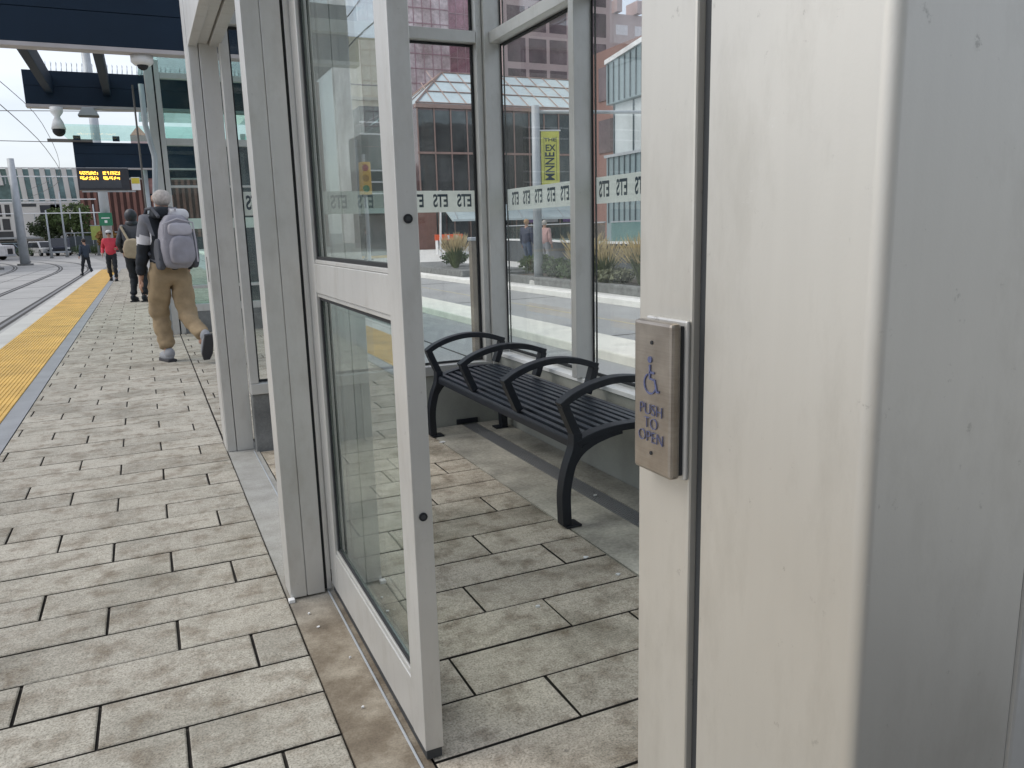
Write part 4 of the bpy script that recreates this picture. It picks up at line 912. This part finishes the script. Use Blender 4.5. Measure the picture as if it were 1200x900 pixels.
shrub('pale leaved shrub under the middle grass clumps', (9.6, 15.3, PZ), .45, .4, 800, mat('pale_leaf', (.16, .17, .10), .8, 0, .3, 10), 12)
shrub('green shrub in the far planter behind the grass', (9.9, 26.3, PZ+.1), .5, .5, 800, None, 13)
# concrete bench on the sidewalk
cb = thing('concrete_bench', 'smooth grey concrete bench with an angled end beside the planter', 'bench', (10.0, 13.0, G+.12))
mb = MB(); mb.ribbon([(-.1, .42), (1.0, .44), (1.32, .40), (1.50, .05)], .13, -.5, .3, 'y'); mb.box(-.2, 0, -.5, .3, 0, .35); o = mb.build('seat', mat('smooth_concrete', (.30, .31, .31), .7, 0, .1, 3), cb, .02); cb.rotation_euler = (0, 0, math.radians(-35))
B('white_block', (.15, .75, .35, .7, 0, .30), M['white_cap'], cb, .01)
# barrier boards
ob = thing('road_barrier', 'bright orange striped barrier board in front of the mall entrance', 'barrier', (17.0, 46, G+.12)); ob.rotation_euler = (0, 0, 0)
orr = mat('barrier_orange', (.85, .12, .03), .5)
B('board', (-.9, .9, -.03, .03, .85, 1.2), orr, ob, .01)
for xx in (-.6, -.1, .4): B('stripe', (xx, xx+.14, -.036, -.031, .9, 1.15), M['white_cap'], ob)
for xx in (-.8, .75): B('leg', (xx, xx+.05, -.2, .2, 0, .85), M['white_cap'], ob)
for i, (x_, y_, lb) in enumerate(((16.6, 41, 'white plaza planter box left of the golden grass'), (17.6, 42.5, 'white plaza planter box right of the golden grass'), (16.4, 36, 'low white plaza seat in front of the mall'))):
    t_ = thing('plaza_block', lb, 'seat', (x_, y_, G+.12)); B('block', (-.8, .8, -.3, .3, .12, .5), M['white_cap'], t_, .02); B('plinth', (-.6, .6, -.2, .2, 0, .119), M['concrete_dk'], t_)
plazap = thing('plaza_pole', 'thin white pole standing before the mall canopy near the door edge', 'pole', (15.0, 42, G+.12)); mb = MB(); mb.tube([(0, 0, 0), (.15, 0, 3.6)], [.07, .05], 8); mb.build('shaft', M['white_cap'], plazap)
sg = thing('signpost', 'tan roadside post just outside the end wall glass', 'post', (3.2, 7.9, G)); mb = MB(); mb.box(-.045, .045, -.045, .045, 0, 1.45); mb.build('shaft', mat('tan_post', (.20, .175, .14), .8), sg, .004); B('cap', (-.055, .055, -.055, .055, 1.451, 1.49), M['galv'], sg, .01)

# ------------------------------------------------------------------ left: far end of the line
wb = thing('white_building', 'white and teal glazed building with slanted white fins beyond the tracks', 'building', (-13, 130, G))
wh = mat('white_panels', (.66, .65, .62), .7, 0, .06, .3); teal = mirror_glass('teal_glass', (.15, .24, .26), .12, .4)
B('wall', (-14, 7.0, 0, 16, 0, 7.0), wh, wb); B('glazed_storey', (-14, 7.0, .4, 16, 7.01, 11.4), teal, wb)
for i in range(16):
    x = -13.5+i*1.33; mb = MB(); mb.prism([(x, 11.45), (x+.62, 11.45), (x+.62+.25, 9.2 if i < 9 else 7.0), (x+.25, 9.2 if i < 9 else 7.0)], -.1, .39, 'y'); mb.build('fin', wh, wb)
B('band', (-14, 7.0, -.05, .39, 6.75, 7.005), M['white_cap'], wb); B('coping', (-14, 7.05, -.12, .39, 11.46, 11.6), M['white_cap'], wb)
dkw = mat('dark_window_glass', (.05, .055, .065), .15)
for (a, b_, z0, z1) in ((-6.6, -4.0, 5.0, 6.6), (-3.6, -3.0, 5.0, 6.6), (-9.4, -8.2, 4.6, 6.5), (1.9, 3.2, 5.2, 6.6), (.6, 3.0, 4.9, 6.5), (4.2, 6.2, 5.8, 6.6), (-6.2, -4.4, 3.2, 4.7), (-4.1, -3.2, 3.2, 4.7), (-5.8, -3.0, 1.7, 3.0), (-9.2, -8.0, 3.0, 4.2), (-2.6, .2, 6.3, 6.7), (-14, -11.6, .3, 2.6), (-8.5, -5.8, .3, 1.6), (-5.4, -2.6, .3, 1.6), (-2.2, .4, .2, 1.6), (1, 3.6, .2, 1.9)):
    B('window', (a, b_, -.04, -.002, z0, z1), dkw, wb)
B('teal_panel', (-12.6, -6.6, -.03, -.002, 2.5, 4.3), mat('teal_panel', (.20, .30, .27), .5), wb); B('grey_canopy', (-7, 7, -2.5, -.05, 1.95, 2.2), M['galv'], wb)
bb = thing('ribbed_building', 'reddish brown ribbed building directly behind the arrivals board', 'building', (-2, 112, G))
rb = mat('rust_ribs', (.25, .125, .10), .8, 0, .2, .6); B('wall', (-4.3, 16, 0, 14, 0, 10.0), mat('dark_rust', (.13, .07, .06), .8), bb)
for i in range(20): B('rib', (-4.2+i*.72, -3.85+i*.72, -.35, -.002, 1.6, 10.4), rb, bb)
B('dark_base', (-4.3, 16, -.3, -.002, 0, 1.55), dkw, bb); B('roof_box', (1.5, 5.2, 1, 5, 10.0, 11.2), mat('pink_roof', (.45, .28, .25), .8), bb)
# pink gable seen over canopy two
gb = thing('gabled_roof_building', 'distant building with a small pink pyramid roof over the farther canopy', 'building', (3, 150, G)); mb = MB(); mb.poly([(-2.9, -1, 18.3), (-.4, -1, 18.3), (-.4, 2, 18.3), (-2.9, 2, 18.3), (-1.6, .5, 20.0)], [(0, 1, 4), (1, 2, 4), (2, 3, 4), (3, 0, 4), (0, 3, 2, 1)]); mb.build('roof', mat('salmon_roof', (.50, .28, .22), .8), gb); B('wall', (-2.9, -.4, -1, 2, 0, 18.29), pinkf, gb)
def tree(label, loc, h, r, n, sd, m):
    rn = random.Random(sd); g = thing('tree', label, 'tree', loc); mb = MB(); mb.tube([(0, 0, 0), (.05, 0, h*.35), (0, 0, h*.7)], [.16, .11, .04], 8)
    for k in range(6): a = rn.random()*2*PI; mb.tube([(0, 0, h*(.3+.05*k)), (math.cos(a)*r*.7, math.sin(a)*r*.7, h*(.55+.05*k))], [.05, .015], 5)
    mb.build('trunk', mat('bark', (.08, .065, .05), .9), g); mb = MB()
    cl = [(Vector((rn.uniform(-r, r)*.75, rn.uniform(-r, r)*.75, h*rn.uniform(.45, .9))), rn.uniform(.3, .5)*r) for _ in range(14)]
    for i in range(n):
        c0, cr_ = rn.choice(cl); v = Vector((rn.gauss(0, 1), rn.gauss(0, 1), rn.gauss(0, 1))).normalized()*cr_*rn.random()**.35; c = c0+v; l = .10+.12*rn.random()
        u = Vector((rn.gauss(0, 1), rn.gauss(0, 1), rn.gauss(0, 1))).normalized(); w_ = u.cross(Vector((rn.gauss(0, 1), rn.gauss(0, 1), rn.gauss(0, 1)))).normalized()
        mb.poly([c-u*l, c+w_*l*.6, c+u*l, c-w_*l*.6], [(0, 1, 2, 3)])
    mb.build('crown', m, g)
lf1 = mat('tree_leaf', (.075, .115, .035), .8, 0, .4, 1.2); lf2 = mat('dark_tree_leaf', (.045, .07, .03), .8, 0, .4, 1.2)
tree('broad green tree in front of the white building, beside the ribbed building', (-7.4, 104, G), 5.6, 2.2, 2600, 21, lf1)
tree('darker green tree at the left of the broad tree', (-10.0, 106, G), 4.6, 1.7, 1800, 22, lf2)
tree('rounded green tree between the dark tree and the ribbed building', (-8.6, 112, G), 5.8, 1.9, 1800, 23, lf1)
tree('small yellowing tree at the base of the ribbed building', (-3.0, 88, G), 2.5, .9, 900, 24, mat('autumn_leaf', (.30, .17, .05), .8))
# poles and wires on the left
def pole(label, x, y, h, r0, r1, lean=0):
    p = thing('catenary_mast', label, 'pole', (x, y, G)); mb = MB(); mb.tube([(0, 0, 0), (lean, 0, h)], [r0, r1], 14); mb.build('shaft', M['galv'], p, smooth=True)
    mb = MB(); mb.tube([(0, 0, 0), (0, 0, .12)], r0*1.6, 12); mb.build('base', M['concrete_dk'], p); return p
p1 = pole('thick leaning grey mast left of the tracks', -7.2, 62, 6.9, .30, .20, 0)
pole('thick grey mast cut by the left edge of the view', -7.9, 54.5, 3.9, .30, .24)
for i, (px, y, h, lb) in enumerate(((-7.9, 70, 4.6, 'slim pole just right of the thick leaning mast'), (-7.6, 84, 4.3, 'slim pole in the middle of the far junction'), (-6.5, 86, 6.0, 'taller slim pole in front of the broad tree'), (-5.1, 88, 4.6, 'slim pole left of the yellow green banner'), (-4.0, 90, 5.0, 'slim pole carrying the yellow green banner'), (-9.4, 80, 4.2, 'slim pole beside the parked car'), (-8.6, 95, 3.2, 'short slim pole behind the pickup'))):
    pole(lb, px, y, h, .10, .06)
bnr = thing('street_banner', 'small yellow green banner on a slim pole left of the ribbed building', 'banner', (-3.95, 89.7, G)); B('cloth', (-.5, .35, -.03, .03, 1.55, 2.9), mat('lime_cloth', (.42, .48, .12), .7), bnr); B('rod', (-.55, .4, -.04, .04, 2.91, 2.97), M['galv'], bnr)
for i, (z, y, lb) in enumerate(((5.9, 64, 'upper cross span wire carrier over the tracks'), (4.45, 66, 'lower cross span arm over the tracks'), (3.85, 78, 'farthest cross arm before the trees'))):
    sp_ = thing('cross_span', lb, 'cable', (-7.9, y, G)); mb = MB(); mb.tube([(-6, 0, z), (5.2, 0, z)], .045, 6); mb.build('arm', M['white_cap'], sp_); mb = MB()
    for xx in (-3, 0, 2.6): mb.tube([(xx, 0, z), (xx, 0, z-.5)], .03, 5)
    mb.build('hanger', M['galv'], sp_)
def wire(label, pts, r):
    w_ = MB(); w_.tube(curve(pts, 6), r, 5); tag(w_.build('overhead_wire', M['rail']), label, 'cable', 'overhead wires')
wire('overhead contact wire sloping down over the near track', [(-3.3, 4, 5.3), (-3.3, 20, 5.15), (-3.3, 40, 5.2), (-4.6, 62, 5.2), (-9, 86, 5.2)], .014)
wire('upper messenger wire above the near track', [(-3.3, 4, 6.3), (-3.3, 20, 5.7), (-3.3, 40, 6.2), (-4.6, 62, 5.7), (-9, 86, 5.9)], .012)
wire('overhead contact wire over the far track', [(-7.0, 10, 5.3), (-7.0, 40, 5.3), (-8.6, 62, 5.3), (-14, 90, 5.3)], .018)
wire('pull-off wire bending down beside the dome camera', [(-9, 22, 5.2), (-5.0, 22, 5.22), (-3.75, 22, 5.15), (-3.45, 22, 4.6), (-3.3, 22, 4.45)], .022)
wire('thin span wire across the platform canopy gap', [(-9, 34, 5.7), (-3, 34, 5.9), (1, 34, 6.0)], .014)
wire('thin span wire from the left edge to the green sign pole', [(-10, 35, 5.0), (-4, 35, 4.95), (-1.2, 36, 5.05)], .014)

# vehicles at the far junction
tyre = mat('tyre', (.02, .02, .02), .8)
def vehicle(label, cat, name, loc, rz, L_, W_, H_, cm, pickup=False):
    v = thing(name, label, cat, loc, rz); h2 = H_*.55
    prof = [(-L_/2, .35), (-L_/2, h2*.95), (-L_*.32, h2), (-L_*.20, H_), (L_*.12 if pickup else L_*.36, H_), (L_*.20 if pickup else L_*.47, h2), (L_/2, h2*.95), (L_/2, .35)]
    mb = MB(); mb.prism([(a, b_) for a, b_ in prof], -W_/2, W_/2, 'x'); mb.build('body', cm, v, .06)
    gp = [(-L_*.30, h2+.04), (-L_*.195, H_-.08), (L_*.10 if pickup else L_*.34, H_-.08), (L_*.17 if pickup else L_*.44, h2+.04)]
    for sx in (-1, 1): mb = MB(); mb.prism(gp, sx*(W_/2+.004)-.004, sx*(W_/2+.004)+.004, 'x'); mb.build('window', dkw, v)
    mb = MB(); a = -L_*.31; mb.poly([(-W_*.42, a+.02, h2+.05), (W_*.42, a+.02, h2+.05), (W_*.40, -L_*.205, H_-.07), (-W_*.40, -L_*.205, H_-.07)], [(0, 1, 2, 3)]); mb.v = [(x, y-.045, z) for x, y, z in mb.v]; mb.build('windscreen', dkw, v)
    for sx in (-1, 1):
        for yy in (-L_*.31, L_*.30):
            mb = MB(); mb.tube([(sx*(W_/2-.2), yy, .34), (sx*(W_/2+.01), yy, .34)], .34, 16); wl = mb.build('wheel', tyre, v); mb = MB(); mb.tube([(sx*(W_/2), yy, .34), (sx*(W_/2+.02), yy, .34)], .19, 12); mb.build('rim', M['galv'], wl)
        B('headlight', (sx*W_*.40-.14, sx*W_*.40+.14, -L_/2-.02, -L_/2+.03, h2*.72, h2*.88), M['white_cap'], v, .01)
    B('grille', (-W_*.25, W_*.25, -L_/2-.02, -L_/2+.03, .5, h2*.75), M['gasket'], v, .01); B('bumper', (-W_/2, W_/2, -L_/2-.08, -L_/2-.021, .32, .5), M['galv'], v, .02)
    return v
vehicle('dark pickup truck facing the platform at the far junction', 'truck', 'pickup_truck', (-7.9, 97, G), math.radians(4), 5.2, 1.95, 1.8, mat('dark_paint', (.035, .04, .06), .25, .2), True)
vehicle('white car partly hidden behind the dark pickup', 'car', 'parked_car', (-9.6, 99, G), math.radians(25), 4.4, 1.8, 1.55, mat('white_paint', (.7, .7, .7), .25))
vehicle('blue grey car left of the white car', 'car', 'parked_car', (-13.3, 102, G), math.radians(80), 4.4, 1.8, 1.45, mat('bluegrey_paint', (.16, .22, .26), .25))
vehicle('large white and red van at the left edge beyond the masts', 'van', 'delivery_van', (-13.4, 84, G), math.radians(75), 5.6, 2.0, 2.4, mat('van_paint', (.68, .66, .65), .3))
for i, (x_, y_, lb) in enumerate(((-10.6, 92, 'round shrub left of the white car'), (-5.6, 90, 'brownish shrub right of the pickup'), (-4.4, 92, 'green shrub under the lime banner'))):
    shrub(lb, (x_, y_, G), .9, 1.1, 900, None, 30+i)
for i, (x_, lb) in enumerate(((-6.2, 'left glass panel fence by the far street'), (-3.6, 'right glass panel fence by the far street'))):
    f_ = thing('street_fence', lb, 'fence', (x_, 100, G))
    for k in range(3): B('panel', (-1.2+k*.85, -.4+k*.85, 0, .04, .3, 2.0), mat('dark_panel', (.07, .085, .095), .3), f_); B('post', (-1.28+k*.85, -1.21+k*.85, -.03, .07, 0, 2.3), M['galv'], f_)
    B('top_rail', (-1.28, 1.5, -.03, .07, 2.31, 2.4), M['galv'], f_)

# across the tracks: what the door glass mirrors
be = thing('beige_building', 'large blank beige building mirrored in the upper door glass', 'building', (-32, 82, G))
bm_ = mat('beige_panels', (.74, .68, .52), .8, 0, .05, .2); B('wall', (-14, 14.2, 0, 20, 0, 14.6), bm_, be); B('upper_wall', (-14, 14.2, 0, 20, 14.9, 20.6), bm_, be); B('ledge', (-14.2, 14.4, -.5, 20, 14.61, 14.89), mat('pale_ledge', (.6, .57, .47), .8), be)
tb = thing('dark_teal_building', 'dark teal corner building with white stripes mirrored in the door glass', 'building', (-22, 50, G))
tl = mat('dark_teal_wall', (.05, .085, .08), .5, 0, .15, .3); B('wall', (-14, 10.1, 0, 14, 0, 9.2), tl, tb)
for z in (8.2, 7.5, 5.3, 4.6, 3.9): B('stripe', (-14, 10.15, -.06, -.003, z, z+.09), M['white_cap'], tb)
for i in range(10): B('fin', (10.101, 10.25, 1+i*1.3, 1.25+i*1.3, 2.6, 7.3), M['galv'], tb)
B('base_wall', (-14, 10.1, -.2, -.07, 0, 2.6), mat('grey_base', (.2, .22, .21), .7), tb); B('awning', (-14, 10.2, -1.2, -.21, 2.7, 3.0), mat('teal_awning', (.12, .22, .22), .6), tb)
mb = MB(); mb.box(-30, -11, 47.5, 47.9, G, G+.15); struct('yellow_kerb', mb, M['yellow'])
ts = thing('traffic_signal', 'yellow traffic signal across the tracks, mirrored in the upper door glass', 'traffic light', (-5.6, 25.5, G))
mb = MB(); mb.tube([(0, 0, 0), (0, 0, 4.0)], .06, 10); mb.build('pole', M['galv'], ts); ty = B('housing', (-.17, .17, -.16, .1, 2.75, 3.75), mat('signal_yellow', (.62, .38, .05), .5), ts, .02)
for k, c_ in enumerate(((.3, .03, .02), (.35, .2, .02), (.02, .2, .08))): mb = MB(); mb.tube([(0, -.175, 3.57-k*.32), (0, -.15, 3.57-k*.32)], .11, 14); mb.build('lens', mat('lens_%s' % ('red', 'amber', 'green')[k], c_, .3), ty)
person('pedestrian in dark clothes across the tracks, mirrored in the door glass', (-10.6, 45, G), math.radians(90), 1.8, [(-.1, .1, .085), (.1, -.1, .085)], [(-.26, .1, .88), (.26, .05, .88)], dict(trousers=blk, jacket=mat('slate_coat', (.05, .07, .08), .9), shoe=blk), hair=dkh, detail=False)
bc = thing('brick_tower', 'brown tower with small lit signs seen through the door and end wall glass', 'building', (19, 98, G))
B('wall', (-1.7, 1.8, 0, 6, 0, 19.0), mat('brown_brick', (.24, .15, .13), .8, 0, .12, .4), bc); B('pink_sign', (-.7, 1.0, -.1, -.002, 8.3, 9.3), mat('sign_pink', (.8, .12, .25), .5), bc)
B('white_sign', (-.6, 1.1, -.1, -.002, 6.9, 8.1), M['white_cap'], bc); B('white_sign', (-.5, 1.2, -.1, -.002, 5.4, 6.6), M['white_cap'], bc)
# unseen block added behind the viewer; darkens posts and panels facing it
bk = thing('added_shade_block', 'unseen grey block added behind the viewer to darken faces turned towards it', 'building', (0, -38, G)); B('wall', (-30, 60, -20, 0, 0, 13), mat('grey_shade_block_wall', (.36, .38, .40), .8), bk)
windows_ = mirror_glass('shade_block_window', (.10, .11, .12), .1, .3)
for i in range(12):
    for j in range(3): B('window', (-28+i*7, -23+i*7, .002, .1, 2+j*4, 4.6+j*4), windows_, bk)
